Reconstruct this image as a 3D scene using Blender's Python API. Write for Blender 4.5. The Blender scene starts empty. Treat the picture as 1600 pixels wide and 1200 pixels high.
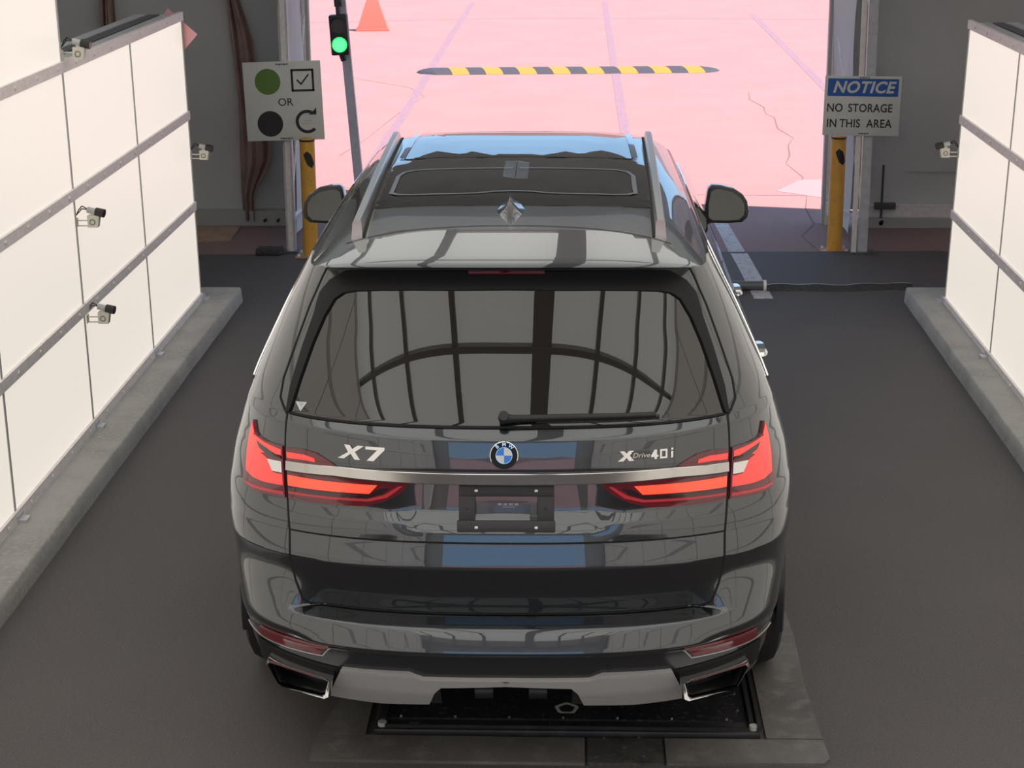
import bpy, bmesh, math, random
from mathutils import Vector, Matrix
from mathutils.bvhtree import BVHTree
random.seed(7)
scene = bpy.context.scene
COL = scene.collection
# ------------------------------------------------------------------ camera
camd = bpy.data.cameras.new('camera'); cam = bpy.data.objects.new('camera', camd); COL.objects.link(cam)
camd.sensor_width = 36; camd.lens = 2914/1600*36; camd.clip_end = 500; camd.clip_start = .05
def cam_axes(pitch, yaw, roll):
    cp, sp, c, s = math.cos(pitch), math.sin(pitch), math.cos(yaw), math.sin(yaw)
    F = Vector((-s*cp, c*cp, -sp)); R = Vector((c, s, 0)); U = R.cross(F)
    cr, sr = math.cos(roll), math.sin(roll)
    return F, R*cr+U*sr, U*cr-R*sr
F_, R_, U_ = cam_axes(.2813, .0372, -.0059)
cam.matrix_world = Matrix(((R_.x, U_.x, -F_.x, .2354), (R_.y, U_.y, -F_.y, -5.6414), (R_.z, U_.z, -F_.z, 3.0558), (0, 0, 0, 1)))
scene.camera = cam
# ------------------------------------------------------------------ world, sun, exposure
vs = scene.view_settings
vs.view_transform = 'Standard'; vs.look = 'None'; vs.exposure = 0.0; vs.gamma = 1.0; vs.use_curve_mapping = False
world = bpy.data.worlds.new('sky'); scene.world = world; world.use_nodes = True
wn = world.node_tree.nodes; wl = world.node_tree.links
wn.clear()
wo = wn.new('ShaderNodeOutputWorld'); wb = wn.new('ShaderNodeBackground'); wr = wn.new('ShaderNodeValToRGB')
wt = wn.new('ShaderNodeTexCoord'); wsx = wn.new('ShaderNodeSeparateXYZ')
wl.new(wt.outputs['Generated'], wsx.inputs[0]); wl.new(wsx.outputs['Z'], wr.inputs[0])
el = wr.color_ramp.elements
el[0].position = 0.0; el[0].color = (.44, .70, 1.0, 1)
el[1].position = 1.0; el[1].color = (.40, .50, .70, 1)
e = el.new(.25); e.color = (.34, .60, 1.0, 1)
e = el.new(.55); e.color = (.38, .52, .80, 1)
wl.new(wr.outputs[0], wb.inputs[0]); wb.inputs[1].default_value = 1.45
wl.new(wb.outputs[0], wo.inputs[0])
sund = bpy.data.lights.new('sun', 'SUN'); sun = bpy.data.objects.new('sun', sund); COL.objects.link(sun)
sund.energy = 15.5; sund.color = (1.0, .69, .65); sund.angle = math.radians(.6)
sdir = Vector((.98*.7, -.2*.7, 1.0)).normalized()          # towards the sun
sun.rotation_euler = sdir.to_track_quat('Z', 'Y').to_euler(); sun.location = (12, -4, 16)
PANEL = 0.74          # radiance of the backlit wall diffusers
CEIL = 1.12           # radiance of the backlit ceiling diffusers

# ------------------------------------------------------------------ materials
def mat(name, col, rough=.5, metal=0., coat=0., ior=1.5, emis=None, estr=0., noise=None, bump=None, spec=.5, croug=.02):
    m = bpy.data.materials.new(name); m.use_nodes = True
    nt = m.node_tree; b = nt.nodes['Principled BSDF']
    b.inputs['Base Color'].default_value = (*col, 1); b.inputs['Roughness'].default_value = rough
    b.inputs['Metallic'].default_value = metal; b.inputs['Coat Weight'].default_value = coat
    b.inputs['Coat Roughness'].default_value = croug; b.inputs['IOR'].default_value = ior
    b.inputs['Specular IOR Level'].default_value = spec
    if emis: b.inputs['Emission Color'].default_value = (*emis, 1); b.inputs['Emission Strength'].default_value = estr
    tc = nt.nodes.new('ShaderNodeTexCoord')
    if noise:      # list of (scale, amount, colour2) layers mixed over the base colour
        prev = None
        for sc_, lo, hi, c2 in noise:
            n = nt.nodes.new('ShaderNodeTexNoise'); n.inputs['Scale'].default_value = sc_; n.inputs['Detail'].default_value = 6
            nt.links.new(tc.outputs['Object'], n.inputs['Vector'])
            mr = nt.nodes.new('ShaderNodeMapRange'); mr.inputs[1].default_value = lo; mr.inputs[2].default_value = hi
            nt.links.new(n.outputs[0], mr.inputs[0])
            mx = nt.nodes.new('ShaderNodeMix'); mx.data_type = 'RGBA'
            nt.links.new(mr.outputs[0], mx.inputs[0])
            if prev: nt.links.new(prev, mx.inputs[6])
            else: mx.inputs[6].default_value = (*col, 1)
            mx.inputs[7].default_value = (*c2, 1); prev = mx.outputs[2]
        nt.links.new(prev, b.inputs['Base Color'])
    if bump:
        n = nt.nodes.new('ShaderNodeTexNoise'); n.inputs['Scale'].default_value = bump[0]; n.inputs['Detail'].default_value = 4
        nt.links.new(tc.outputs['Object'], n.inputs['Vector'])
        bn = nt.nodes.new('ShaderNodeBump'); bn.inputs['Strength'].default_value = bump[1]; bn.inputs['Distance'].default_value = bump[2]
        nt.links.new(n.outputs[0], bn.inputs['Height']); nt.links.new(bn.outputs[0], b.inputs['Normal'])
    return m
M = {}
M['asphalt'] = mat('dark asphalt', (.062,.053,.053), .8, noise=[(.9,.35,.7,(.078,.066,.065)),(140,.45,.72,(.100,.093,.092)),(380,.58,.68,(.19,.175,.175))], bump=(260,.5,.004))
M['old_asphalt'] = mat('aged pavement', (.240,.158,.154), .85, noise=[(1.1,.4,.65,(.255,.172,.166)),(60,.4,.8,(.20,.130,.127)),(300,.62,.75,(.31,.22,.21))], bump=(200,.4,.004))
M['concrete'] = mat('curb concrete', (.38,.36,.335), .85, noise=[(4,.4,.65,(.31,.295,.275)),(40,.5,.75,(.42,.40,.37)),(220,.6,.7,(.24,.225,.21))], bump=(90,.5,.005))
M['slab'] = mat('stained concrete slab', (.125,.115,.107), .75, noise=[(2.2,.4,.66,(.085,.077,.073)),(14,.5,.72,(.155,.145,.135)),(200,.6,.7,(.045,.04,.04))], bump=(80,.4,.004))
M['slab_dark'] = mat('dark stained concrete', (.055,.05,.048), .6, noise=[(9,.45,.6,(.03,.026,.026)),(60,.5,.7,(.08,.075,.07))], bump=(80,.4,.004))
M['panel'] = mat('backlit acrylic diffuser', (.26,.25,.24), .4, emis=(1.0,.915,.81), estr=PANEL)
M['ceil_panel'] = mat('backlit ceiling diffuser', (.8,.8,.76), .5, emis=(.97,.98,.93), estr=CEIL)
M['rail'] = mat('galvanized rail', (.80,.74,.72), .5, noise=[(30,.4,.7,(.68,.63,.61))])
M['seam'] = mat('grey seam strip', (.42,.42,.40), .5)
M['frame'] = mat('dark frame metal', (.085,.085,.09), .5)
M['steel'] = mat('grey painted truss steel', (.52,.52,.55), .4, noise=[(20,.4,.7,(.42,.42,.45))])
M['fabric'] = mat('white tent fabric', (.60,.60,.58), .85, noise=[(1.4,.35,.65,(.54,.54,.53))], bump=(2.5,.35,.05))
M['brown'] = mat('brown canvas', (.30,.20,.165), .9, noise=[(6,.4,.65,(.38,.26,.21))], bump=(8,.4,.02))
M['card'] = mat('cardboard', (.42,.29,.21), .9, noise=[(5,.4,.65,(.35,.24,.17))])
M['white_paint'] = mat('worn line paint', (.48,.48,.50), .7, noise=[(25,.5,.66,(.30,.29,.30)),(150,.55,.7,(.2,.19,.2))])
M['faded_paint'] = mat('faded lavender line', (.155,.130,.170), .85, noise=[(30,.45,.62,(.225,.150,.155))])
M['yellow'] = mat('yellow bollard paint', (.72,.37,.06), .45, noise=[(8,.45,.7,(.62,.32,.055)),(50,.62,.7,(.42,.24,.08))])
M['yellow_mat'] = mat('yellow rubber', (.38,.19,.025), .7)
M['black_rubber'] = mat('black rubber', (.035,.033,.034), .75, noise=[(60,.5,.7,(.07,.065,.065))])
M['black_plastic'] = mat('black plastic', (.012,.012,.013), .45)
M['orange'] = mat('orange cone plastic', (.95,.13,.09), .6)
M['signwhite'] = mat('white sign face', (.62,.62,.58), .5)
M['signblue'] = mat('blue sign band', (.015,.10,.38), .5)
M['signgreen'] = mat('green sign disc', (.10,.20,.035), .5)
M['signblack'] = mat('black sign print', (.02,.016,.02), .55)
M['housing'] = mat('traffic light housing', (.02,.02,.022), .45)
M['lens_off'] = mat('dark signal lens', (.07,.055,.055), .35)
M['lens_on'] = mat('green signal lens', (.02,.5,.15), .3, emis=(.03,1.0,.16), estr=1.3)
M['led'] = mat('bright green led', (.3,.8,.5), .3, emis=(.35,1.0,.62), estr=1.6)
M['cream'] = mat('cream device plastic', (.62,.60,.50), .45)
M['paint'] = mat('dark graphite car paint', (.037,.041,.047), .30, metal=.9, coat=1.0, ior=1.5, croug=.012)
M['paint'].node_tree.nodes['Principled BSDF'].inputs['Coat IOR'].default_value = 1.85
M['paint'].node_tree.nodes['Principled BSDF'].inputs['Coat Tint'].default_value = (.94, .98, 1.0, 1)
M['bumper_black'] = mat('dark bumper plastic', (.018,.018,.021), .32, coat=.35, croug=.15)
M['gloss_black'] = mat('gloss black trim', (.004,.004,.005), .12, coat=1.0)
M['glass'] = mat('dark tinted glass', (.006,.006,.006), .015, ior=1.84, coat=.0)
M['roofglass'] = mat('dark roof glass', (.005,.005,.006), .01, ior=1.7)
M['glassline'] = mat('glass rim print', (.10,.10,.095), .3)
M['chrome'] = mat('chrome', (.78,.78,.77), .06, metal=1.0)
M['satin'] = mat('satin aluminium', (.62,.61,.58), .28, metal=1.0)
M['skid'] = mat('silver skid plate', (.50,.49,.48), .42, metal=.35)
M['lamp_base'] = mat('dark red lamp lens', (.085,.006,.012), .12, coat=1.0, emis=(.6,.02,.05), estr=.05)
M['lamp_dark'] = mat('smoked lamp lens', (.03,.006,.01), .1, coat=1.0)
M['lamp_red'] = mat('lit red light', (.6,.05,.04), .25, coat=.6, emis=(1.0,.055,.045), estr=.62)
M['lamp_bar'] = mat('lit orange red light bar', (.6,.07,.04), .25, coat=.6, emis=(1.0,.075,.032), estr=.92)
M['reflector'] = mat('red reflector', (.15,.008,.018), .3, coat=.6)
M['gap'] = mat('dark shut line', (.002,.002,.002), .8)
M['plate_plastic'] = mat('black plate bracket', (.03,.028,.03), .45)
M['plate_card'] = mat('dark plate insert', (.045,.048,.06), .25, coat=.4)
M['tire'] = mat('tyre rubber', (.018,.018,.018), .7)
M['rim'] = mat('wheel alloy', (.35,.35,.36), .3, metal=1.0)
M['mirror'] = mat('mirror glass', (.62,.66,.60), .03, metal=1.0)
M['bmwblue'] = mat('roundel blue', (.02,.16,.62), .25, coat=.8)
M['bmwwhite'] = mat('roundel white', (.62,.62,.58), .25, coat=.8)
M['sticker'] = mat('sticker white', (.5,.55,.52), .5)
M['stripprint'] = mat('pale label print', (.28,.28,.30), .5)
M['amber'] = mat('amber cable', (.5,.25,.05), .5)
M['pinksign'] = mat('pink board', (.85,.42,.44), .6)
M['pale'] = mat('pale concrete patch', (.30,.21,.21), .85, noise=[(20,.4,.7,(.24,.2,.22))])
M['crack'] = mat('crack filler', (.15,.085,.08), .9)
M['badge_black'] = mat('satin badge black', (.008,.008,.009), .4, spec=.25)
M['bump_rubber'] = mat('sun bleached rubber', (.028,.037,.048), .7, noise=[(60,.5,.7,(.045,.055,.065))])
M['plate_frame'] = mat('black plate steel', (.020,.019,.021), .4, noise=[(12,.45,.7,(.032,.03,.032))])
M['pipe'] = mat('dark blue grey pipe', (.085,.09,.11), .4)
M['strip_chrome'] = mat('brushed chrome strip', (.62,.60,.58), .13, metal=1.0)
M['joint'] = mat('joint line', (.20,.11,.11), .9)  # also colours the thin dark line across the far yard
M['bar'] = mat('aluminium ceiling bar', (.36,.33,.30), .5)
M['lamp_line'] = mat('dim red light line', (.30,.02,.03), .25, coat=.6, emis=(.9,.05,.06), estr=.22)
M['gateblack'] = mat('stained plate metal', (.03,.029,.032), .22)
M['hill'] = mat('distant hill', (.10,.085,.09), .95, noise=[(.05,.4,.6,(.14,.11,.10))])
M['ground'] = mat('dry ground', (.24,.19,.18), .9, noise=[(.3,.4,.65,(.19,.15,.14))])

# translucent tent roof: sunlight glows through the fabric
m_ = bpy.data.materials.new('translucent tent fabric'); m_.use_nodes = True; nt_ = m_.node_tree; nt_.nodes.clear()
o_ = nt_.nodes.new('ShaderNodeOutputMaterial'); d_ = nt_.nodes.new('ShaderNodeBsdfDiffuse'); t_ = nt_.nodes.new('ShaderNodeBsdfTranslucent'); x_ = nt_.nodes.new('ShaderNodeMixShader')
d_.inputs[0].default_value = (.62,.62,.60,1); t_.inputs[0].default_value = (.62,.72,.71,1); x_.inputs[0].default_value = .30
nt_.links.new(d_.outputs[0], x_.inputs[1]); nt_.links.new(t_.outputs[0], x_.inputs[2]); nt_.links.new(x_.outputs[0], o_.inputs[0])
M['tent_roof'] = m_
# ------------------------------------------------------------------ object helpers
def tag(o, label=None, cat=None, group=None, kind=None):
    if label: o['label'] = label
    if cat: o['category'] = cat
    if group: o['group'] = group
    if kind: o['kind'] = kind
    return o
def empty(name, loc=(0, 0, 0), rz=0, parent=None):
    o = bpy.data.objects.new(name, None); COL.objects.link(o); o.location = loc; o.rotation_euler = (0, 0, rz)
    o.empty_display_size = .1
    if parent: o.parent = parent
    return o
class MB:
    def __init__(s): s.bm = bmesh.new(); s.smooth_all = False
    def box(s, x0, x1, y0, y1, z0, z1, bev=0, mat4=None):
        r = bmesh.ops.create_cube(s.bm, size=1.0); vs_ = r['verts']
        bmesh.ops.transform(s.bm, matrix=Matrix.Translation(((x0+x1)/2, (y0+y1)/2, (z0+z1)/2)) @ Matrix.Diagonal((abs(x1-x0), abs(y1-y0), abs(z1-z0), 1)), verts=vs_)
        if bev:
            es = list({e for v in vs_ for e in v.link_edges})
            q = bmesh.ops.bevel(s.bm, geom=es, offset=bev, segments=2, affect='EDGES', profile=.5)
            vs_ = list({v for f in q['faces'] for v in f.verts} | {v for v in vs_ if v.is_valid})
        if mat4 is not None: bmesh.ops.transform(s.bm, matrix=mat4, verts=vs_)
        return s
    def cyl(s, p, q, r, r2=None, n=16, caps=True, smooth=True):
        p, q = Vector(p), Vector(q); d = q-p; L = d.length
        m = Matrix.Translation((p+q)/2) @ d.to_track_quat('Z', 'Y').to_matrix().to_4x4()
        g = bmesh.ops.create_cone(s.bm, cap_ends=caps, cap_tris=False, segments=n, radius1=r, radius2=r if r2 is None else r2, depth=L, matrix=m)
        if smooth:
            for f in {f for v in g['verts'] for f in v.link_faces}:
                if len(f.verts) == 4: f.smooth = True
        return s
    def tube(s, pts, r, n=8):
        for a, b in zip(pts, pts[1:]): s.cyl(a, b, r, n=n)
        for a in pts[1:-1]: bmesh.ops.create_uvsphere(s.bm, u_segments=n, v_segments=6, radius=r, matrix=Matrix.Translation(a))
        return s
    def sph(s, c, r, sx=1, sy=1, sz=1, n=16):
        g = bmesh.ops.create_uvsphere(s.bm, u_segments=n, v_segments=n//2, radius=r, matrix=Matrix.Translation(c) @ Matrix.Diagonal((sx, sy, sz, 1)))
        for f in {f for v in g['verts'] for f in v.link_faces}: f.smooth = True
        return s
    def prism(s, poly, h, plane='xy', z=0):   # poly extruded by h along the third axis
        def P(u, v, w): return {'xy': (u, v, w), 'xz': (u, w, v), 'yz': (w, u, v)}[plane]
        a = [s.bm.verts.new(P(u, v, z)) for u, v in poly]; b = [s.bm.verts.new(P(u, v, z+h)) for u, v in poly]
        fs = [s.bm.faces.new(a), s.bm.faces.new(b[::-1])]
        n = len(poly)
        for i in range(n): fs.append(s.bm.faces.new((a[i], b[i], b[(i+1) % n], a[(i+1) % n])))
        bmesh.ops.recalc_face_normals(s.bm, faces=fs); return s
    def grid(s, rows, closed=False, smooth=True):
        vv = [[s.bm.verts.new(p) for p in r] for r in rows]
        for a, b in zip(vv, vv[1:]):
            n = len(a)
            for i in range(n if closed else n-1):
                j = (i+1) % n
                try: f = s.bm.faces.new((a[i], a[j], b[j], b[i])); f.smooth = smooth
                except ValueError: pass
        return s
    def build(s, name, m, parent=None, loc=None, rz=0, sharp=35):
        me = bpy.data.meshes.new(name); s.bm.to_mesh(me); s.bm.free()
        me.materials.append(m)
        try: me.set_sharp_from_angle(angle=math.radians(sharp))
        except Exception: pass
        o = bpy.data.objects.new(name, me); COL.objects.link(o)
        if loc: o.location = loc
        if rz: o.rotation_euler = (0, 0, rz)
        if parent: o.parent = parent
        return o
def link_copy(o, name=None, parent=None):
    c = o.copy(); COL.objects.link(c)
    if name: c.name = name
    c.parent = parent if parent else o.parent
    return c
def text_mesh(name, txt, size, m, parent, mat4, extrude=.001, shear=0., offset=0., align='CENTER', space=1.0, sx=1.0):
    cu = bpy.data.curves.new(name, 'FONT'); cu.body = txt; cu.size = size; cu.extrude = extrude; cu.shear = shear
    cu.offset = offset; cu.align_x = align; cu.align_y = 'CENTER'; cu.space_character = space; cu.resolution_u = 4
    t = bpy.data.objects.new(name, cu); COL.objects.link(t)
    bpy.context.view_layer.update()
    me = bpy.data.meshes.new_from_object(t.evaluated_get(bpy.context.evaluated_depsgraph_get()))
    bpy.data.objects.remove(t); me.name = name
    me.transform(mat4 @ Matrix.Diagonal((sx, 1, 1, 1))); me.materials.clear(); me.materials.append(m)
    o = bpy.data.objects.new(name, me); COL.objects.link(o); o.parent = parent
    return o
def stuff(o): o['kind'] = 'stuff'; return o
def struct(o): o['kind'] = 'structure'; return o
def rot_face():   # text plane (x,y) -> world (x,z), facing -Y
    return Matrix.Rotation(math.pi/2, 4, 'X')
# ================================================================== SETTING
# ground: inner dark asphalt, aged pavement beyond the door, dry land around
g = MB(); g.prism([(-2.95,-10),(3.35,-10),(3.35,8.45),(3.05,8.72),(-2.95,8.52)], .03, z=-.03)
floor = struct(g.build('floor', M['asphalt']))
tag(floor, 'dark grey asphalt lane floor inside the booth')
g = MB(); g.prism([(-14,-10.2),(16,-10.2),(16,60),(-14,60)], .06, z=-.085)
pave = g.build('pavement', M['old_asphalt']); tag(pave, 'sunlit pinkish old asphalt yard beyond the doorway', kind='structure')
g = MB(); g.prism([(-250,-250),(250,-250),(250,250),(-250,250)], .05, z=-.20)
yard = g.build('land', M['ground']); tag(yard, 'flat open land around the yard', kind='structure')
Z0 = -.025      # top of the aged pavement
# far hills (seen only in reflections)
for nm, y in (('hill_range', -180), ('hill_range', 190)):
    rows = [[], []]
    for i in range(61):
        x = -200 + i*400/60
        h = 7 + 4*math.sin(i*.45) + 2.5*math.sin(i*1.3+1) + 3*math.sin(i*.13)
        rows[0].append((x, y, -.2)); rows[1].append((x, y*1.15, h))
    hb = MB(); hb.grid(rows); hb.grid([rows[1], [(p[0], p[1]*1.25, -.2) for p in rows[1]]])
    tag(hb.build(nm, M['hill']), 'low hazy hills on the horizon', kind='structure')

# concrete curbs under the light walls
def curb(name, xi, sgn, yfar, label):
    # xi: inner foot x, sgn: direction away from the lane
    rows = []
    n = 90
    for i in range(n+1):
        y = -9.5 + (yfar+9.5)*i/n
        w = .002*math.sin(i*1.7) + .002*math.sin(i*.53)
        rows.append([(xi+w*.6, y, 0), (xi+sgn*.004+w, y, .035), (xi+sgn*.010+w, y, .090), (xi+sgn*.020+w, y, .10), (xi+sgn*.70, y, .10), (xi+sgn*.70, y, 0)])
    b = MB(); b.grid(rows)
    b.bm.verts.ensure_lookup_table()
    for r in (0, n): b.bm.faces.new([b.bm.verts[r*6+k] for k in range(6)])
    bmesh.ops.recalc_face_normals(b.bm, faces=b.bm.faces[:])
    return tag(b.build(name, M['concrete'], sharp=50), label, kind='structure')
curb('curb', -2.115, -1, 6.98, 'low concrete curb under the left light wall')
curb('curb', 2.485, 1, 7.03, 'low concrete curb under the right light wall')

# concrete slab with steel inspection plate under the car
slab = empty('floor_slab', (0, 0, 0)); tag(slab, 'stained concrete slab strip under the car', kind='structure')
def slab_piece(poly, m=None, h=.012): return MB().prism(poly, h).build('slab_segment', m or M['slab'], slab)
slab_piece([(-.695,.19),(-.20,.185),(.262,.185),(.262,.372),(-.69,.378)])
slab_piece([(.272,.185),(.535,.188),(.535,.372),(.272,.372)], M['slab_dark'])
slab_piece([(.545,.19),(1.085,.20),(1.11,.235),(1.105,.376),(.545,.374)])
slab_piece([(-.69,.385),(-.52,.385),(-.52,5.0),(-.60,5.0),(-.605,.9)])
slab_piece([(.905,.383),(1.105,.383),(1.09,.8),(1.10,1.3),(1.085,1.65),(1.09,5.0),(.905,5.0)])
slab_piece([(-.52,1.06),(.905,1.06),(.905,5.0),(-.52,5.0)])
b = MB()
for x, y in ((.40,.30),(.465,.235),(.33,.37),(.455,.38),(.30,.225)): b.cyl((x,y,.011),(x,y,.0145),.006,n=8)
stuff(b.build('anchor_bolt', M['frame'], slab))
pl = empty('inspection_plate', (0, -.062, 0)); tag(pl, 'black steel scanner plate set in the slab behind the car', 'floor plate')
MB().box(-.49,.885,.447,1.10,-.0,.03, bev=.006).build('plate_frame', M['plate_frame'], pl)
MB().box(-.455,.84,.53,1.08,.03,.036).build('plate_top', mat('glossy dark plate', (.022,.021,.024), .22, noise=[(6,.4,.65,(.035,.033,.036)),(50,.55,.7,(.06,.058,.06))]), pl)
MB().box(-.47,-.455,.50,1.08,.03,.05).build('edge_bar', M['plate_frame'], pl)
MB().box(.848,.862,.50,1.08,.03,.055).build('edge_bar', M['plate_frame'], pl); MB().box(.875,.888,.46,1.08,.03,.05).build('edge_bar', M['plate_frame'], pl)
MB().box(-.45,.84,.462,.472,.03,.042).build('edge_bar', M['plate_frame'], pl)
b = MB()
for i in range(7): b.cyl((-.40+i*.195,.545,.035),(-.40+i*.195,.545,.041),.0055,n=8)
for i in range(3): b.cyl((.815,.62+i*.14,.035),(.815,.62+i*.14,.041),.0055,n=8)
stuff(b.build('screw', M['chrome'], pl))
for x in (-.462,.862): MB().cyl((x,.478,.03),(x,.478,.045),.016,n=12).build('corner_bolt', M['seam'], pl)
MB().box(-.365,-.33,.487,.496,.03,.0325).build('metal_tag', M['stripprint'], pl)
b = MB()
for i in range(14):
    x = .135+i*.0115
    if i in (4,): continue
    b.box(x, x+.0075, .484, .497 if i % 3 else .502, .03, .032)
stuff(b.build('maker_marking', M['plate_card'], pl))
rg = MB(); pts = []
for i in range(29):
    a = i*math.tau/28; rr = 1+.07*math.sin(a*5)
    pts.append([(.197+.028*rr*math.cos(a), .617+.030*rr*math.sin(a), .0362), (.197+.042*rr*math.cos(a), .617+.044*rr*math.sin(a), .0368)])
rg.grid(pts); rg.build('white_ring', M['signwhite'], pl)  # thin wavy white ring laid on the plate top

# ------------------------------------------------------------------ light walls
def light_wall(name, x0, lean, sgn, ylist, yend, zlist, tall_y, label):
    """x0: x of the panel face at z=.12, sgn: outward direction; panels between seams ylist, rows between zlist"""
    root = empty(name); tag(root, label, kind='structure')
    X = lambda z: x0 + sgn*lean*(z-.12)
    def slab_xz(y0, y1, z0, z1, t0, t1, m, nm, kind=None):
        b = MB()
        p = [(X(z0)-sgn*t0, z0), (X(z0)-sgn*t1, z0), (X(z1)-sgn*t1, z1), (X(z1)-sgn*t0, z1)]
        vv = [[b.bm.verts.new((x, y, z)) for x, z in p] for y in (y0, y1)]
        fs = [b.bm.faces.new(vv[0]), b.bm.faces.new(vv[1][::-1])]
        for i in range(4): fs.append(b.bm.faces.new((vv[0][i], vv[1][i], vv[1][(i+1) % 4], vv[0][(i+1) % 4])))
        bmesh.ops.recalc_face_normals(b.bm, faces=fs)
        return b.build(nm, m, root)
    rows = list(zip(zlist, zlist[1:]))
    for ri, (z0, z1) in enumerate(rows):
        for a, c in zip(ylist, ylist[1:]):
            if ri >= 3 and c > tall_y+.01: continue
            slab_xz(a+.011, c-.011, z0+.02, z1-.02, -.012, 0, M['panel'], 'diffuser_panel')
            slab_xz(a-.011, a+.011, z0, z1, -.012, .004, M['seam'], 'seam_strip')
    slab_xz(yend-.012, yend, zlist[0], zlist[3], -.012, .006, M['seam'], 'end_strip')
    slab_xz(tall_y-.012, tall_y, zlist[3], zlist[-1], -.012, .006, M['seam'], 'end_strip')
    bolts = MB()
    for ri, z in enumerate(zlist):
        ye = yend if ri <= 3 else tall_y
        slab_xz(ylist[0], ye, z-.028, z+.028, -.01, .016, M['rail'], 'rail')
        y = ylist[0]+.1
        while y < ye:
            bolts.cyl((X(z)-sgn*.014, y, z), (X(z)-sgn*.022, y, z), .010, n=8); y += .362
    stuff(bolts.build('bolt', M['rail'], root))
    # body of the wall behind the diffusers
    slab_xz(ylist[0], yend-.01, .102, zlist[3]-.03, -.30, -.013, M['frame'], 'wall_core')
    slab_xz(ylist[0], tall_y-.01, zlist[3]-.03, zlist[-1], -.30, -.013, M['frame'], 'wall_core')
    for k in range(3):
        slab_xz(tall_y+.02, yend, zlist[3]-.03, zlist[3]+.01, -.12-.09*k, -.05-.09*k, M['steel'] if k != 1 else M['frame'], 'top_channel')
    # feet brackets on the curb
    for y in ylist[3:]:
        b = MB(); b.box(x0-sgn*.005, x0-sgn*.055, y-.02, y+.05, .10, .115); b.box(x0-sgn*.01, x0-sgn*.02, y-.03, y+.06, .10, .135)
        b.build('foot_bracket', M['steel'], root)
    return X
ZL = [.125, .75, 1.355, 2.0, 2.65, 3.30]
YL = [-9.2,-7.75,-6.3,-4.85,-3.4,-1.95,-.62,.83,2.28,3.70,5.15,6.60]
XL = light_wall('wall_left', -2.33, .018, -1, YL, 6.60, ZL, 3.70, 'left wall of glowing white diffuser panels in grey rails')
ZR = [.11, .70, 1.325, 1.935, 2.6, 3.28]
YR = [-9.3,-7.85,-6.4,-4.95,-3.5,-2.05,-.60,.85,2.30,3.75,5.17,6.60]
XR = light_wall('wall_right', 2.684, .03, 1, YR, 6.60, ZR, 3.75, 'right wall of glowing white diffuser panels in grey rails')

# luminous ceiling of framed diffuser panels over the booth
ceil = empty('ceiling'); tag(ceil, 'framed white diffuser ceiling over the booth', kind='structure')
xs = [-2.80,-2.05,-1.295,-.53,.235,1.0,1.765,2.53,3.1]
ys = [-8.6,-6.3,-4.05,-1.79,.45,2.7,4.9]
for i, (a, c) in enumerate(zip(xs, xs[1:])):
    for d, f in zip(ys, ys[1:]):
        MB().box(a+.02, c-.02, d+.02, f-.02, 3.42, 3.435).build('diffuser_panel', M['ceil_panel'], ceil)
for i, x in enumerate(xs): 
    w = .10 if i == 4 else .035
    MB().box(x-w, x+w, ys[0], ys[-1], 3.38, 3.46).build('ceiling_bar', M['bar'], ceil)
for y in ys: MB().box(xs[0], xs[-1], y-.04, y+.04, 3.375, 3.455).build('ceiling_bar', M['bar'], ceil)

# tent shell round the booth
HD = 2.68
roof = empty('tent_roof'); tag(roof, 'unseen translucent tent roof over the whole booth, front edge cut for the shadow', kind='structure')
MB().prism([(-6.2,-9.6),(6.0,-9.6),(6.0,9.82),(3.2,10.45),(-6.2,12.40)], .05, z=4.2).build('roof_sheet', M['tent_roof'], roof)  # overhang and slanted front edge are added to set the yard's shadow line
for y in (-9.3,-5.5,-1.7,2.1,5.9,9.4): MB().box(-6.0,5.8,y-.05,y+.05,4.08,4.2).build('roof_beam', M['steel'], roof)
wb_ = empty('wall_front'); tag(wb_, 'grey shaded tent fabric wall either side of the doorway', kind='structure')
def fabric_sheet(x0, x1, z0, z1, y, nm, parent, m, amp=.02, nx=40, nz=24, ph=0.):
    rows = []
    for j in range(nz+1):
        z = z0+(z1-z0)*j/nz
        rows.append([(x0+(x1-x0)*i/nx, y+amp*math.sin(i*.5+ph+j*.11)+amp*.6*math.sin(j*.6+i*.2), z) for i in range(nx+1)])
    return MB().grid(rows).build(nm, m, parent)
fabric_sheet(-6.0,-2.03,.07,4.2,9.92,'fabric_sheet',wb_,M['fabric'])
fabric_sheet(2.30,5.9,.10,4.2,9.90,'fabric_sheet',wb_,M['fabric'],ph=2.)
fabric_sheet(-2.31,2.51,HD,4.2,9.92,'fabric_sheet',wb_,M['fabric'],ph=1.)
MB().box(2.58,5.9,9.80,9.90,.055,.15).build('base_beam', M['rail'], wb_)
MB().box(2.60,5.9,9.74,9.86,Z0,.055).build('base_beam', M['seam'], wb_)
MB().box(-6.0,-2.10,9.80,9.92,Z0,.10).build('base_beam', M['seam'], wb_)
MB().box(2.5,5.9,9.895,9.905,.42,.435).build('weld_seam', M['fabric'], wb_)
MB().box(-2.5,-2.32,9.885,9.895,.32,.335).build('weld_seam', M['fabric'], wb_)
for i, (x, z) in enumerate(((2.75,.03),(-2.41,.03),(-2.3,.03))):
    b = MB(); b.cyl((x,9.79,z),(x,9.72,z),.012,n=8); b.build('base_bolt', M['black_plastic'], wb_)
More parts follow.
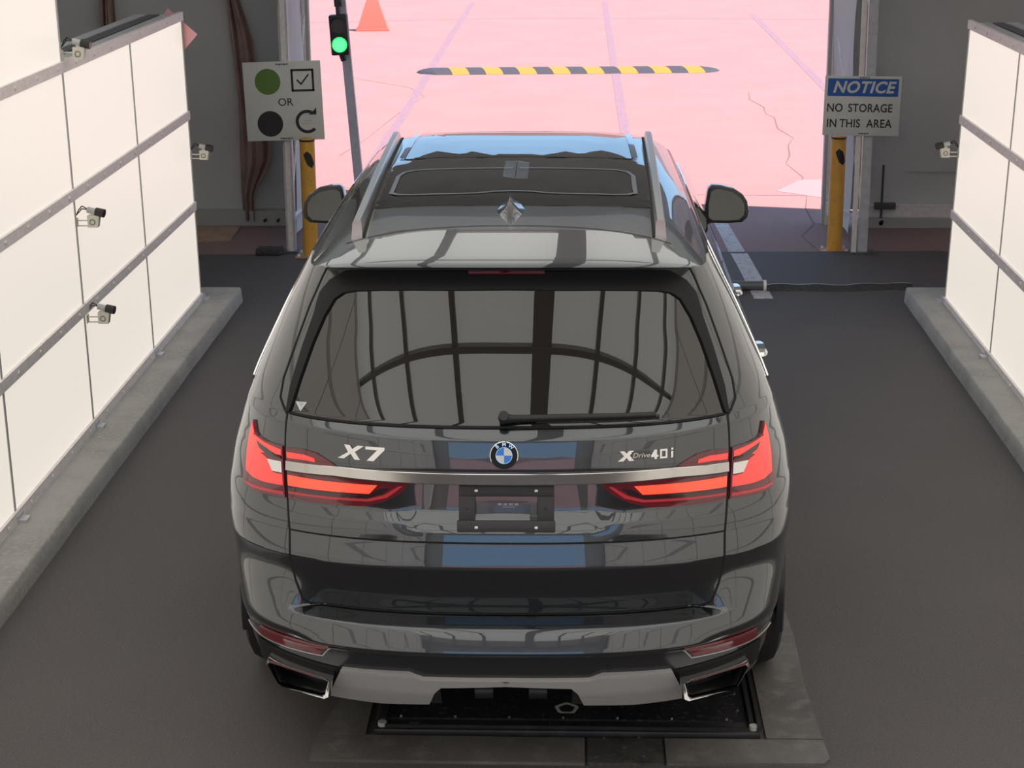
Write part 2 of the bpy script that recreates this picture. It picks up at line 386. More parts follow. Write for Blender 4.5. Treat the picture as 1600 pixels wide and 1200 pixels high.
# side walls of the tent
wl_ = empty('wall_left_tent'); tag(wl_, 'dim grey tent side wall beyond the left light wall', kind='structure')
rows = [[(-6.0+.03*math.sin(i*.7), -9.5+i*.5, z) for i in range(39)] for z in (0, 1.4, 2.8, 4.2)]
MB().grid(rows).build('fabric_sheet', M['fabric'], wl_)
wr_ = empty('wall_right_tent'); tag(wr_, 'dim grey tent side wall beyond the right light wall', kind='structure')
rows = [[(5.9+.03*math.sin(i*.7), -9.5+i*.5, z) for i in range(39)] for z in (0, 1.4, 2.8, 4.2)]
MB().grid(rows).build('fabric_sheet', M['fabric'], wr_)
wk_ = empty('wall_back'); tag(wk_, 'tent wall with the entrance opening behind the car', kind='structure')
fabric_sheet(-6.0,-1.75,0,4.2,-9.45,'fabric_sheet',wk_,M['fabric'])
fabric_sheet(1.95,5.9,0,4.2,-9.45,'fabric_sheet',wk_,M['fabric'],ph=1)
fabric_sheet(-1.76,1.96,3.1,4.2,-9.45,'fabric_sheet',wk_,M['fabric'],ph=2)

# doorway trusses
def truss(xo, xi, label, sgn):
    """xo: outer post x (far from doorway), xi: inner post x; sgn +1 when the doorway lies towards +x"""
    t = empty('door_truss', (xo, 9.2, 0)); tag(t, label, kind='structure')
    y0, y1 = -.55, .72
    MB().box(-.035, .035, y0-.03, y0+.03, 0, 4.1).build('post', M['steel'], t)
    MB().box(-.035+sgn*.018, -.035+sgn*.055, y0-.045, y0-.03, 0, 4.1).build('post_flange', M['rail'], t)
    MB().box(-.10, .10, y0-.08, y0+.06, 0, .012).build('foot_plate', M['frame'], t)
    d = xi-xo
    MB().box(d-.04*1, d+.04, y1-.03, y1+.05, Z0, 4.1).build('post', M['seam'], t)
    MB().box(d-.012, d+.012, y1-.06, y1-.03, Z0, 4.1).build('post_flange', M['rail'], t)
    for za, zb in ((.28,1.75),(1.75,.28+2.95),):
        b = MB(); b.tube([(0, y0, za), (d*.95, y1, zb)], .014); b.build('brace', M['rail'], t)
    b = MB(); b.tube([(0, y0, .25), (d*.95, y1, .16)], .028, n=6); b.build('brace', M['steel'], t)
    b = MB(); b.tube([(0, y0, 1.95), (d*.95, y1, 1.95)], .02, n=6); b.build('brace', M['steel'], t)
    # fabric return panel along the reveal
    rows = [[(d*(.55+.45*k/6) + .02*math.sin(j*.9+k), y0+.35+(y1-y0-.35)*k/6, Z0+.10+(4.0)*j/14) for k in range(7)] for j in range(15)]
    MB().grid(rows).build('reveal_sheet', M['fabric'], t)
    return t
truss(-2.02,-2.045,'left doorway post with slanting braces beside yellow bollard',1)
truss(2.43,2.31,'right doorway post with slanting braces beside yellow bollard',-1)
# ================================================================== THINGS ROUND THE BOOTH
def bollard(x, y, h, label, ang):
    t = empty('bollard', (x, y, Z0+.025 if y < 8.6 else Z0)); tag(t, label, 'bollard', 'yellow doorway bollards')
    MB().cyl((0,0,.012),(0,0,h),.058,n=28).sph((0,0,h),.058,sz=.25,n=20).build('post', M['yellow'], t)
    MB().cyl((0,0,h-.01),(0,0,h+.004),.0595,n=28).build('rim_band', M['black_plastic'], t)
    MB().box(-.11,.11,-.10,.10,0,.012,bev=.003).build('base_plate', M['card'], t)
    b = MB()
    for sx in (-.085,.085):
        for sy in (-.075,.075): b.cyl((sx,sy,.012),(sx,sy,.028),.011,n=6)
    stuff(b.build('anchor_bolt', M['rail'], t))
    # black reflective diamond wrapped on the post
    rows = []
    n = 14
    for i in range(n+1):
        u = i/n; a = math.radians(-90+ang-44+88*u)
        zc = h-.145 - .045*(u-.5)*1.2
        hh = .052*min(1, min(u, 1-u)*3.2)+.0004
        rows.append([(.0592*math.cos(a), .0592*math.sin(a), zc-hh-.02*(u-.5)), (.0592*math.cos(a), .0592*math.sin(a), zc+hh-.02*(u-.5))])
    MB().grid(rows).build('reflector_diamond', M['black_plastic'], t)
    return t
bollard(-1.845, 8.48, .905, 'yellow steel bollard left of the doorway under the dots sign', 20)
bollard(2.235, 8.80, .90, 'yellow steel bollard right of the doorway under the notice sign', 15)

# dots / check-mark sign
s = empty('instruction_sign', (-2.02, 8.55, 1.185), math.radians(0)); tag(s, 'white square sign with green dot, black dot and OR on left doorway post', 'sign')
s.rotation_euler = (0, math.radians(-1.6), 0)
MB().box(-.30,.295,-.004,.004,-.295,.305,bev=.002).build('sign_board', M['signwhite'], s)
def disc(cx, cz, r, m, nm, par, y=-.006, n=40):
    return MB().cyl((cx, y+.0015, cz), (cx, y-.0005, cz), r, n=n, smooth=False).build(nm, m, par)
disc(-.115,.155,.098,M['signgreen'],'green_dot',s)
disc(-.115,-.165,.098,M['signblack'],'black_dot',s)
b = MB()
x0,x1,z0,z1,t_ = .065,.24,.075,.245,.016
b.box(x0,x1,-.0065,-.004,z0,z0+t_); b.box(x0,x1,-.0065,-.004,z1-t_,z1); b.box(x0,x0+t_,-.0065,-.004,z0,z1); b.box(x1-t_,x1,-.0065,-.004,z0,z1)
b.build('check_box', M['signblack'], s)
b = MB(); b.prism([(.105,.160),(.140,.122),(.205,.200),(.197,.208),(.140,.140),(.113,.168)], .0025, 'xz', -.0065); b.build('check_mark', M['signblack'], s)
text_mesh('sign_text', 'OR', .082, M['signblack'], s, Matrix.Translation((.012,-.0055,-.005)) @ rot_face())
# circular arrow
b = MB(); rr = []
for i in range(31):
    a = math.radians(40 + i*(318-40)/30)
    a = math.radians(50 + i*(315-50)/30)
    rr.append([(.170+.066*math.cos(a), -.0062, -.155+.066*math.sin(a)), (.170+.090*math.cos(a), -.0062, -.155+.090*math.sin(a))])
b.grid(rr); b.prism([(.185,-.102),(.243,-.102),(.243,-.048),(.228,-.068)], .002, 'xz', -.0072)
b.build('return_arrow', M['signblack'], s)
b = MB()
for k, (zz, w) in enumerate(((-.150,.055),(-.168,.10))):
    n_ = 9 if k else 5
    for i in range(n_):
        xx = .178-w/2+i*w/n_; b.box(xx, xx+w/n_*.7, -.0060, -.004, zz-.003, zz+.003)
stuff(b.build('small_print', M['seam'], s))
b = MB()
for zz in (.285,-.278):
    for k in range(5): b.box(-.045+k*.02,-.030+k*.02,-.008,-.004,zz-.004-.003*(k%2),zz+.004)
stuff(b.build('cable_tie', M['frame'], s))
for zz in (.285,-.275): MB().cyl((0,.004,zz),(0,.06,zz),.006,n=8).build('sign_fixing', M['frame'], s)

# NOTICE sign
s = empty('notice_sign', (2.368, 8.58, 1.145)); tag(s, 'white NOTICE sign with blue band on right doorway post', 'sign')
s.rotation_euler = (0, math.radians(.9), 0)
MB().box(-.287,.287,-.004,.004,-.224,.224,bev=.002).build('sign_board', M['signwhite'], s)
MB().box(-.265,.265,-.0055,-.004,.073,.205).build('blue_band', M['signblue'], s)
text_mesh('sign_heading', 'NOTICE', .120, M['signwhite'], s, Matrix.Translation((.0,-.0065,.137)) @ rot_face(), shear=.25, offset=.0035, space=1.06, sx=1.0)
for w_, x_, sx_ in (('NO', -.205, .86), ('STORAGE', .062, .84)): text_mesh('sign_text', w_, .088, M['signblack'], s, Matrix.Translation((x_,-.0055,-.018)) @ rot_face(), offset=.0011, space=1.05, sx=sx_)
for w_, x_, sx_ in (('IN', -.222, .86), ('THIS', -.085, .84), ('AREA', .135, .86)): text_mesh('sign_text', w_, .088, M['signblack'], s, Matrix.Translation((x_,-.0055,-.135)) @ rot_face(), offset=.0011, space=1.05, sx=sx_)
b = MB()
for zz, xx in ((.213,-.03),(-.208,-.015)):
    for k in range(4): b.box(xx+k*.02,xx+.014+k*.02,-.008,-.004,zz-.004,zz+.004)
stuff(b.build('cable_tie', M['frame'], s))
for zz in (.2,-.2): MB().cyl((.02,.004,zz),(.04,.07,zz),.006,n=8).build('sign_fixing', M['frame'], s)

# traffic light
t = empty('traffic_light', (-1.655, 10.32, Z0)); tag(t, 'small two lamp traffic light showing green on a grey pole', 'traffic light')
b = MB(); b.box(-.038,.038,-.03,.03,0,2.35); o = b.build('pole', M['steel'], t); o.rotation_euler = (0, math.radians(-4.0), 0)
h = empty('signal_head', (-.125, -.09, 1.395), parent=t); h.rotation_euler = (0, math.radians(-2.5), 0)
bpy.data.objects.remove(h)
hd = MB(); hd.box(-.082,.072,-.075,.03,0,.335,bev=.012); hm = hd.build('signal_head', M['housing'], t); hm.location = (-.125,-.06,1.385); hm.rotation_euler = (0, math.radians(-3), 0)
MB().cyl((-.005,-.078,.245),(-.005,-.084,.245),.064,n=28).build('dark_lens', M['lens_off'], hm)
MB().cyl((-.005,-.078,.088),(-.005,-.084,.088),.064,n=28).build('green_lens', M['lens_on'], hm)
b = MB()
for i in range(60):
    r_ = .055*math.sqrt((i+.5)/60); a = i*2.39996
    b.sph((-.005+r_*math.cos(a), -.085, .088+r_*math.sin(a)), .0038, n=6)
o = b.build('led_dots', M['led'], hm); o['kind'] = 'stuff'
b = MB()
for zc in (.245,.088):
    rr = []
    for i in range(17):
        a = math.radians(-10+i*200/16); rr.append([(-.005+.067*math.cos(a),-.075,zc+.067*math.sin(a)),(-.005+.070*math.cos(a),-.105,zc+.070*math.sin(a))])
    b.grid(rr)
stuff(b.build('visor', M['housing'], hm))
b = MB(); b.cyl((-.005,-.02,.335),(-.005,-.02,.44),.018,n=10); b.box(-.03,.03,-.03,.02,.40,.47,bev=.004); b.cyl((.0,-.02,0),(.012,-.01,-.05),.026,n=10); stuff(b.build('mount_bracket', M['housing'], hm))

# speed bump
sb = empty('speed_bump', (0.07, 20.93, Z0), math.radians(3.0)); tag(sb, 'black and yellow striped rubber speed bump across the yard', 'speed bump')
def hump(xa, xb, skew, m, cap=0):
    rows = []
    n = 10
    for k in range(7):
        u = k/6; row = []
        for j in range(n+1):
            v = j/n; y = -.30+.60*v
            if cap == -1: xx = xb + skew*(v-.5) if u == 1 else xa + (xb+skew*(v-.5)-xa)*u; prof = math.sqrt(max(0,u))*1.0
            elif cap == 1: xx = xa + skew*(v-.5) + (xb-xa-skew*(v-.5))*u; prof = math.sqrt(max(0,1-u))
            else: xx = xa+(xb-xa)*u+skew*(v-.5); prof = 1
            yy = y*(prof if cap else 1)
            row.append((xx, yy, .002+.062*prof*math.sin(math.pi*v)**.7))
        rows.append(row)
    return MB().grid(rows).build('bump_segment', m, sb)
L0, L1, pitch_ = -1.80, 2.0, .2475
hump(-2.15,-1.93,-.13,M['bump_rubber'],cap=-1)
x = -1.93
for k in range(16):
    hump(x, x+.236, -.13, M['bump_rubber'] if k % 2 == 0 else M['yellow_mat']); x += .236
hump(x, x+.30, -.13, M['bump_rubber'], cap=1)

# orange pyramid cone
c = empty('traffic_cone', (-3.37, 27.15, Z0), math.radians(4)); tag(c, 'big orange pyramid cone standing in the sunlit yard', 'cone')
b = MB()
rows = []
for hh, w in ((0,.29),(.03,.285),(.035,.265),(.52,.10),(.545,.085)):
    rows.append([(-w,-w*.8,hh),(w,-w*.8,hh),(w,w*.8,hh),(-w,w*.8,hh)])
b.grid(rows, closed=True, smooth=False); b.bm.verts.ensure_lookup_table(); b.bm.faces.new(b.bm.verts[-4:]); b.build('cone_body', M['orange'], c)
MB().cyl((0,0,.54),(0,0,.62),.03,.025).sph((0,0,.64),.045,n=12).build('handle_knob', M['orange'], c)
# flat ribbons on the ground
# painted lines on the pavement
def ribbon(name, pts, w, m, z, label, kind='structure', h=.002):
    rows = []
    for i, p in enumerate(pts):
        a = Vector(pts[max(0,i-1)]); c_ = Vector(pts[min(len(pts)-1,i+1)]); d = (c_-a).normalized(); nrm = Vector((-d.y, d.x))
        ww = w[i] if isinstance(w, (list, tuple)) else w
        p = Vector(p); rows.append([(*(p+nrm*ww/2), z), (*(p-nrm*ww/2), z)])
    b = MB(); b.grid(rows)
    r = bmesh.ops.extrude_face_region(b.bm, geom=b.bm.faces[:]); bmesh.ops.translate(b.bm, verts=[v for v in r['geom'] if isinstance(v, bmesh.types.BMVert)], vec=(0,0,h))
    bmesh.ops.recalc_face_normals(b.bm, faces=b.bm.faces[:])
    return tag(b.build(name, m), label, kind=kind)
ribbon('painted_line', [(-1.86,12.5),(-1.87,18),(-1.93,24),(-1.96,33)], .11, M['faded_paint'], Z0, 'faded line left of the car across the yard')
ribbon('painted_line', [(.745,12.5),(.735,18),(.73,24),(.73,33)], .11, M['faded_paint'], Z0, 'faded line straight ahead across the yard')
ribbon('painted_line', [(3.44,12.5),(3.447,19.3),(3.455,24),(3.462,30.1)], .11, M['faded_paint'], Z0, 'faded line on the right of the yard')
ribbon('painted_line', [(1.425,10.1),(1.455,9.3),(1.475,8.72)], [.115,.12,.13], M['white_paint'], Z0, 'white line on the shaded pavement at the door')
ribbon('painted_line', [(1.475,8.60),(1.50,7.9),(1.525,7.10)], [.13,.13,.135], M['white_paint'], 0, 'white line on the dark asphalt before the door')
cr = [(2.417,18.7),(2.36,17.9),(2.47,17.2),(2.44,16.6),(2.51,16.3),(2.46,15.4),(2.56,14.7),(2.45,14.2),(2.39,13.5),(2.30,13.0),(2.38,12.2),(2.26,11.6),(2.30,11.2),(2.22,10.6),(2.21,9.9),(2.05,9.4),(2.1,8.95)]
ribbon('pavement_crack', cr, [.006+.006*((i*7)%3) for i in range(len(cr))], M['crack'], Z0, 'dark crack wandering towards the right doorway post', h=.0015)
cr = [(-2.9,20.2),(-2.4,19.6),(-2.0,19.1),(-1.75,18.2),(-1.9,17.0),(-2.0,15.9),(-2.1,14.6),(-2.25,13.5)]
ribbon('pavement_crack', cr, [.004+.005*((i*5)%3) for i in range(len(cr))], M['crack'], Z0, 'thin crack left of the traffic light pole', h=.0015)
ribbon('pavement_line', [(-6,28.3),(-1,29.4),(2.5,29.15),(8,28.6)], .03, M['joint'], Z0, 'thin dark line across the far yard', h=.0015)  # drawn as a flat dark ribbon across the far pavement
ribbon('pavement_line', [(-6,12.05),(0,11.4),(1.5,11.25),(6,11.15)], .02, M['joint'], Z0, 'thin joint line near the shadow edge', h=.0015)
g = MB(); g.prism([(2.05,11.45),(2.33,12.05),(2.75,12.1),(2.8,11.1),(2.43,11.12)], .002, z=Z0); tag(g.build('concrete_patch', M['pale']), 'pale concrete patch by the right door jamb', kind='structure')

# pipe and threshold cable cover in front of the car
t = empty('air_pipe', (1.36,7.36,0)); tag(t, 'dark grey pipe lying on the floor right of the car', 'pipe')
MB().cyl((-1.5,-.02,.034),(.19,.0,.034),.034,n=16).build('pipe', M['pipe'], t)
b = MB(); b.cyl((.185,0,.034),(.205,0,.034),.040,n=16); b.build('pipe_collar', M['rail'], t)
t = empty('cable_cover', (1.57,7.38,0)); tag(t, 'low black rubber cable ridge on the dark floor', 'cable cover')
rows = []
for i in range(25):
    x = 1.04*i/24; yy = .02*math.sin(i*.4)+.05*x; hh = .034+.004*math.sin(i*.9)
    rows.append([(x, yy-.07, 0), (x, yy-.035, hh*.6), (x, yy, hh), (x, yy+.02, hh*.9), (x, yy+.05, 0)])
MB().grid(rows).build('rubber_ridge', M['black_rubber'], t)
MB().grid([[(r[2][0], r[2][1]-.003, r[2][2]+.001), (r[2][0], r[2][1]+.012, r[2][2]+.001)] for r in rows]).build('grey_edge', M['seam'], t)  # narrow grey strip along the crest of the ridge

# cardboard, brown canvas, rods
t = MB().prism([(-3.6,9.75),(-2.615,9.70),(-2.60,9.17),(-2.84,9.12),(-3.6,9.05)], .012, z=Z0).build('cardboard_sheet', M['card']); tag(t, 'flat brown cardboard sheet on the floor behind left wall', 'cardboard')
def canvas(name, edge_l, edge_r, y, label):
    rows = []
    n = 40
    for j in range(n+1):
        z = 4.0*(1-j/n)+.02
        def ip(tab):
            return lerp_tab(tab, z)
        a, c_ = ip(edge_l), ip(edge_r)
        rows.append([(a+(c_-a)*k/10, y-.05-.03*math.sin(k*.9+j*.12)-.02*math.sin(k*2.1), z) for k in range(11)])
    o = MB().grid(rows).build(name, M['brown']); tag(o, label, 'canvas'); 
    md = o.modifiers.new('thick', 'SOLIDIFY'); md.thickness = .006
    return o
def lerp_tab(tab, t):
    if t <= tab[0][0]: return tab[0][1]
    for (a, va), (b_, vb) in zip(tab, tab[1:]):
        if t <= b_: return va + (vb - va) * (t - a) / (b_ - a)
    return tab[-1][1]
canvas('hanging_canvas', [(0,-2.60),(.3,-2.61),(1.0,-2.60),(1.9,-2.66),(4,-2.70)], [(0,-2.50),(.25,-2.50),(.42,-2.40),(.55,-2.33),(.75,-2.35),(1.2,-2.43),(1.55,-2.46),(1.9,-2.57),(4,-2.6)], 9.86, 'brown canvas strip hanging on the wall left of the dots sign')
canvas('hanging_canvas', [(0,-3.75),(1.4,-3.72),(1.9,-3.70),(4,-3.72)], [(0,-3.56),(1.4,-3.58),(1.9,-3.59),(4,-3.6)], 9.86, 'brown canvas strip hanging above the left light wall top')
t = empty('ground_rod', (2.745,9.76,0)); tag(t, 'thin dark rod with clamp against the right shaded wall', 'rod')
MB().cyl((0,0,Z0+.02),(.0,.0,.50),.010,n=8).build('rod', M['frame'], t)
b = MB(); b.box(-.06,.115,-.02,.03,.13,.185,bev=.006); b.build('clamp', M['frame'], t)
b = MB(); b.cyl((0,-.02,Z0+.04),(0,.02,Z0+.04),.02,n=10); b.build('foot_nut', M['black_plastic'], t)
t = MB().box(-.20,.20,-.004,.004,-.20,.20).build('corner_board', M['pinksign'], None, (-2.44,6.62,1.87)); t.rotation_euler = (0, math.radians(42), 0); t.scale = (.62,.62,.62) ; tag(t, 'small pink diamond board at the left light wall end', 'board')
t = MB().box(-.05,.05,-.04,.04,0,.06,bev=.01).build('white_rag', M['signwhite'], None, (-1.66,9.6,Z0)); tag(t, 'small white block on the ground behind the left bollard', 'block')
t = MB().box(-.10,.10,-.07,.07,0,.05,bev=.01).build('rubber_scrap', M['black_rubber'], None, (-2.18,8.55,0)); tag(t, 'black rubber scrap at the foot of left doorway post', 'scrap')

# small inspection cameras on brackets
def wall_camera(x, y, z, sgn, label):
    """sgn +1: sticks out towards +x (left wall)"""
    t = empty('inspection_camera', (x, y, z)); tag(t, label, 'camera', 'small wall cameras')
    for z_ in (-.095,-.058): MB().box(0, .10*sgn, -.012, -.006, z_, z_+.008).build('bracket_arm', M['cream'], t)
    MB().box(0, .006*sgn, -.03, .03, -.10, -.04).build('bracket_plate', M['cream'], t)
    bx = MB(); bx.prism([(sgn*.085,-.10),(sgn*.155,-.10),(sgn*.170,-.012),(sgn*.085,-.018)], .06, 'xz', -.03); bo = bx.build('camera_box', M['cream'], t)
    b = MB()
    for i in range(10):
        a = i*math.tau/10; b.cyl((sgn*.120+.018*math.cos(a), -.030, -.062+.018*math.sin(a)), (sgn*.120+.018*math.cos(a), -.0325, -.062+.018*math.sin(a)), .0045, n=6)
    stuff(b.build('speaker_hole', M['frame'], t))
    b = MB(); b.cyl((sgn*.085,.0,.020),(sgn*.145,-.01,.008),.022,n=14); b.build('lens_barrel', M['seam'], t)
    MB().cyl((sgn*.145,-.01,.008),(sgn*.205,-.02,-.002),.030,n=18).build('lens_hood', M['black_plastic'], t)
    MB().cyl((sgn*.204,-.02,-.0018),(sgn*.2065,-.0204,-.0022),.022,n=18).build('lens_glass', mat('lens glass', (.06,.01,.015), .08) if 'lens glass' not in bpy.data.materials else bpy.data.materials['lens glass'], t)
    b = MB(); b.box(sgn*.12-.012, sgn*.12+.012, -.02, .02, -.02, .005); b.build('swivel', M['cream'], t)
    cu = [(0,0,-.02),(sgn*.02,-.005,.0),(sgn*.045,-.008,.028),(sgn*.085,0,.022)]
    MB().tube(cu, .004, n=6).build('cable', M['black_plastic'], t)
    MB().tube([(p[0], p[1]+.01, p[2]+(.018 if 0 < i < 3 else 0)) for i, p in enumerate(cu)], .004, n=6).build('cable', M['black_plastic'], t)
    t.scale = (.74, .74, .74)
    return t
wall_camera(XL(1.25)+.0, 3.72, 1.255, 1, 'small cream camera on left wall middle row at the seam')
wall_camera(XL(.73), 3.76, .735, 1, 'small cream camera on left wall just below the lower rail')
wall_camera(XL(2.1), 3.72, 2.11, 1, 'small cream camera above the left wall top beside the tall panel')
wall_camera(XL(1.1), 6.60, 1.135, 1, 'small cream camera at the far end of the left light wall')
wall_camera(XR(1.15), 6.60, 1.15, -1, 'small cream camera at the far end of the right light wall')
# ================================================================== THE CAR
def lerp_tab(tab, t):
    if t <= tab[0][0]: return tab[0][1]
    for (a, va), (b, vb) in zip(tab, tab[1:]):
        if t <= b: return va + (vb - va) * (t - a) / (b - a)
    return tab[-1][1]
T_Y0 = [(.22,.12),(.30,.05),(.36,.015),(.43,-.01),(.50,-.022),(.509,-.032),(.517,-.060),(.525,-.062),(.597,-.0340),(.605,-.024),(.609,.055),(.615,.0645),
        (.70,.046),(.785,.022),(.80,.024),(.868,.042),(.90,.044),(.93,.05),(.97,.066),(1.06,.060),(1.115,.052),(1.165,.060),(1.217,.072),(1.224,.080),(1.246,.1055)]
T_Y0S = [(.22,.12),(.30,.05),(.36,.015),(.43,-.01),(.50,-.022),(.512,-.030),(.520,-.050),(.55,-.056),(.68,.012),(.70,.022),(.73,.030),(.79,.027)]
def y0c(z):
    return .105+.505*(z-1.245)+.12*(z-1.245)**2 if z > 1.246 else lerp_tab(T_Y0, z)
T_W = [(.22,.87),(.35,.895),(.50,.932),(.70,.968),(.85,.990),(.95,.990),(1.05,.975),(1.15,.945),(1.22,.918),(1.30,.888),(1.50,.795),(1.65,.715),(1.72,.68)]
T_B = [(.22,.50),(.50,.56),(.80,.56),(.95,.62),(1.12,.72),(1.25,.62),(1.50,.55),(1.72,.42)]
T_N = [(.22,2.6),(.80,2.5),(1.12,2.5),(1.25,2.6),(1.72,2.8)]
def sm(tab, z, h=.005):
    return (lerp_tab(tab, z-h) + 2*lerp_tab(tab, z-h/2) + 2*lerp_tab(tab, z) + 2*lerp_tab(tab, z+h/2) + lerp_tab(tab, z+h)) / 8
def y0m(z, h=.005):
    return (y0c(z-h) + 2*y0c(z-h/2) + 2*y0c(z) + 2*y0c(z+h/2) + y0c(z+h)) / 8
_c = {}
def smw(tab, z, h=.09):
    k = (id(tab), round(z, 5))
    if k not in _c:
        ws = [math.exp(-(i/4)**2*1.5) for i in range(-8, 9)]
        _c[k] = sum(w*lerp_tab(tab, z+h*i/8) for w, i in zip(ws, range(-8, 9)))/sum(ws)
    return _c[k]
def sstep(a, b, t):
    t = max(0., min(1., (t-a)/(b-a))); return t*t*(3-2*t)
def y0f(x, z):
    y = y0m(z)
    if z < .79:
        k = sstep(.60, .76, abs(x))
        if k: y = y*(1-k)+k*sm(T_Y0S, z, .02)
    m = 1 - sstep(.27, .40, abs(x) + (1.06-z)*.12*0)
    if z < 1.085 and z > .872: y += m * .036 * ((z-.872)/.19) * (1 - sstep(1.065, 1.085, z))
    return y
def ysurf(x, z):
    w = smw(T_W, z); b = smw(T_B, z); n = smw(T_N, z)
    q = min(abs(x)/w, .9999)
    return y0f(x, z) + b * (1 - (1 - q**n)**(1/n))
def yflat(x, z): return ysurf(x, z)
YC_R, YC_F, ZW, RA = 1.13, 4.235, .385, .425
def prof(z):
    return smw(T_W, z), smw(T_B, z), smw(T_N, z)
def xsurf(y, z):
    w, b, n = prof(z); u = (y - y0m(z)) / b
    if u <= 0: return 0
    return w if u >= 1 else w*(1-(1-u)**n)**(1/n)
def rnormal(x, z):
    e = .002
    dx = (ysurf(x+e, z)-ysurf(x-e, z))/(2*e); dz = (ysurf(x, z+e)-ysurf(x, z-e))/(2*e)
    return Vector((dx, -1, dz)).normalized()
T_YF = [(.28,4.98),(.45,5.13),(.85,5.14),(.95,5.08),(1.02,4.85),(1.06,4.55),(1.10,4.25),(1.13,4.02),(1.20,3.93),(1.50,3.62),(1.72,3.40)]
zs = set(round(.29+.01*i, 4) for i in range(142))
for a, b_ in ((.50,.53),(.595,.63),(.775,.80),(.86,.88),(1.215,1.25)):
    zz = a
    while zz <= b_: zs.add(round(zz, 4)); zz += .0025
ROWS = []
for z in sorted(zs):
    w, b_, n = prof(z); ROWS.append((z, None, w, b_, n, lerp_tab(T_YF, z)))
#      z, y0, w, b, n, yf, droop at the corners
TOP = [(1.715,.345,.676,.38,2.9,3.40,.008),(1.726,.285,.672,.32,3.0,3.40,.018),(1.733,.262,.667,.30,3.0,3.39,.023),(1.738,.252,.662,.29,3.0,3.39,.027),(1.744,.249,.657,.285,3.0,3.38,.032),
       (1.749,.254,.652,.28,3.0,3.37,.034),(1.755,.272,.646,.275,3.0,3.36,.035),(1.764,.335,.634,.25,3.0,3.33,.035),(1.774,.42,.618,.24,3.0,3.30,.033),(1.784,.52,.598,.24,3.0,3.25,.028),
       (1.7925,.62,.572,.24,3.0,3.18,.022),(1.798,.70,.545,.25,2.9,3.10,.016),(1.8035,.82,.50,.26,2.8,3.0,.008),(1.808,.95,.44,.28,2.6,2.85,0),(1.812,1.1,.36,.28,2.4,2.65,0),(1.8145,1.25,.25,.26,2.2,2.4,0),(1.816,1.4,.12,.2,2.0,2.15,0),(1.8163,1.5,.001,.2,2.0,1.95,0)]
def outline(row):
    z, y0, w, b_, n, yf = row[:6]; dr = row[6] if len(row) > 6 else 0
    pts = []
    NR, NS, NF = 48, 72, 18
    for i in range(NR+1):
        th = (i/NR)*math.pi/2
        x = w*math.sin(th)**(2/n); q = min(x/w, 1)
        y = (y0 if y0 is not None else y0f(x, z)) + b_*(1-(1-q**n)**(1/n) if i < NR else 1)
        pts.append([x, y, z-dr*q**4])
    ys_, bf = pts[-1][1], min(.62-.34*sstep(1.2, 1.72, z), (yf-pts[-1][1])*.45)
    ye = yf-bf
    for i in range(1, NS+1):
        y = ys_+(ye-ys_)*i/NS; pts.append([w*1.0, y, z-dr*(1-sstep(.6, 2.0, y)*.6)])
    for i in range(1, NF+1):
        th = (1-i/NF)*math.pi/2; x = w*math.sin(th)**(2/2.6) if i < NF else 0
        y = ye + bf*(1-(x/w)**2.6)**(1/2.6); pts.append([x, y, z-dr*.4*(x/w)**2])
    for p in pts:
        x, y, z = p
        # slight narrowing of the cabin and nose
        if y > 3.4: p[0] *= 1-.03*sstep(3.4, 5.1, y)
        # wheel arches
        for yc in (YC_R, YC_F):
            if abs(y-yc) < RA and z < .97 and x > .8:
                zb = max(.29, ZW+math.sqrt(RA*RA-(y-yc)**2))
                p[2] = zb+(z-.29)*(.97-zb)/(.97-.29)
                if z < .6: p[0] *= 1+.008*(1-(z-.29)/.31)
        if z > 1.5: p[2] -= .0115*max(0, y-1.3)**2*sstep(1.5, 1.74, z)
    return pts
car = empty('car', (0, 0, 0), .0097); tag(car, 'dark graphite large SUV seen from behind, tail lights lit', 'car')
body = MB(); roofb = MB(); spoil = MB()
allrows = [outline(r) for r in ROWS] + [outline(r) for r in TOP]
NB = len(ROWS)
def full(pts):
    L = [(-x, y, z) for x, y, z in pts[::-1]][:-1]
    return L + [tuple(p) for p in pts]
vv = [full(p) for p in allrows]
def add_faces(mb, r0, r1, cond):
    cache = {}
    def V(i, j):
        if (i, j) not in cache: cache[(i, j)] = mb.bm.verts.new(vv[i][j])
        return cache[(i, j)]
    n = len(vv[0])
    for i in range(r0, r1):
        for j in range(n-1):
            c_ = [sum(vv[a][b_][k] for a, b_ in ((i,j),(i,j+1),(i+1,j+1),(i+1,j)))/4 for k in range(3)]
            if cond(c_):
                try: f = mb.bm.faces.new((V(i,j), V(i,j+1), V(i+1,j+1), V(i+1,j))); f.smooth = True
                except ValueError: pass
def seam_y(x): return .677 - .40*abs(x)**2
add_faces(body, 0, NB, lambda c: not (abs(c[0]) < .232 and c[2] < .385 and c[1] < 1) )
add_faces(spoil, NB-1, len(vv)-1, lambda c: c[1] < seam_y(c[0]))
add_faces(roofb, NB-1, len(vv)-1, lambda c: c[1] >= seam_y(c[0]))
body.build('body_shell', M['paint'], car, sharp=60)
sp_o = spoil.build('roof_spoiler', M['paint'], car, sharp=60)
rf_o = roofb.build('roof_panel', M['paint'], car, sharp=60)
# BVH of everything for roof pieces
bvh = BVHTree.FromPolygons([v for r in vv for v in r], [(i*len(vv[0])+j, i*len(vv[0])+j+1, (i+1)*len(vv[0])+j+1, (i+1)*len(vv[0])+j) for i in range(NB-1, len(vv)-1) for j in range(len(vv[0])-1)])
def roof_z(x, y):
    h = bvh.ray_cast(Vector((x, y, 3)), Vector((0, 0, -1)))
    return (h[0].z, h[1] if h[1].z > 0 else -h[1]) if h[0] else (1.7, Vector((0,0,1)))

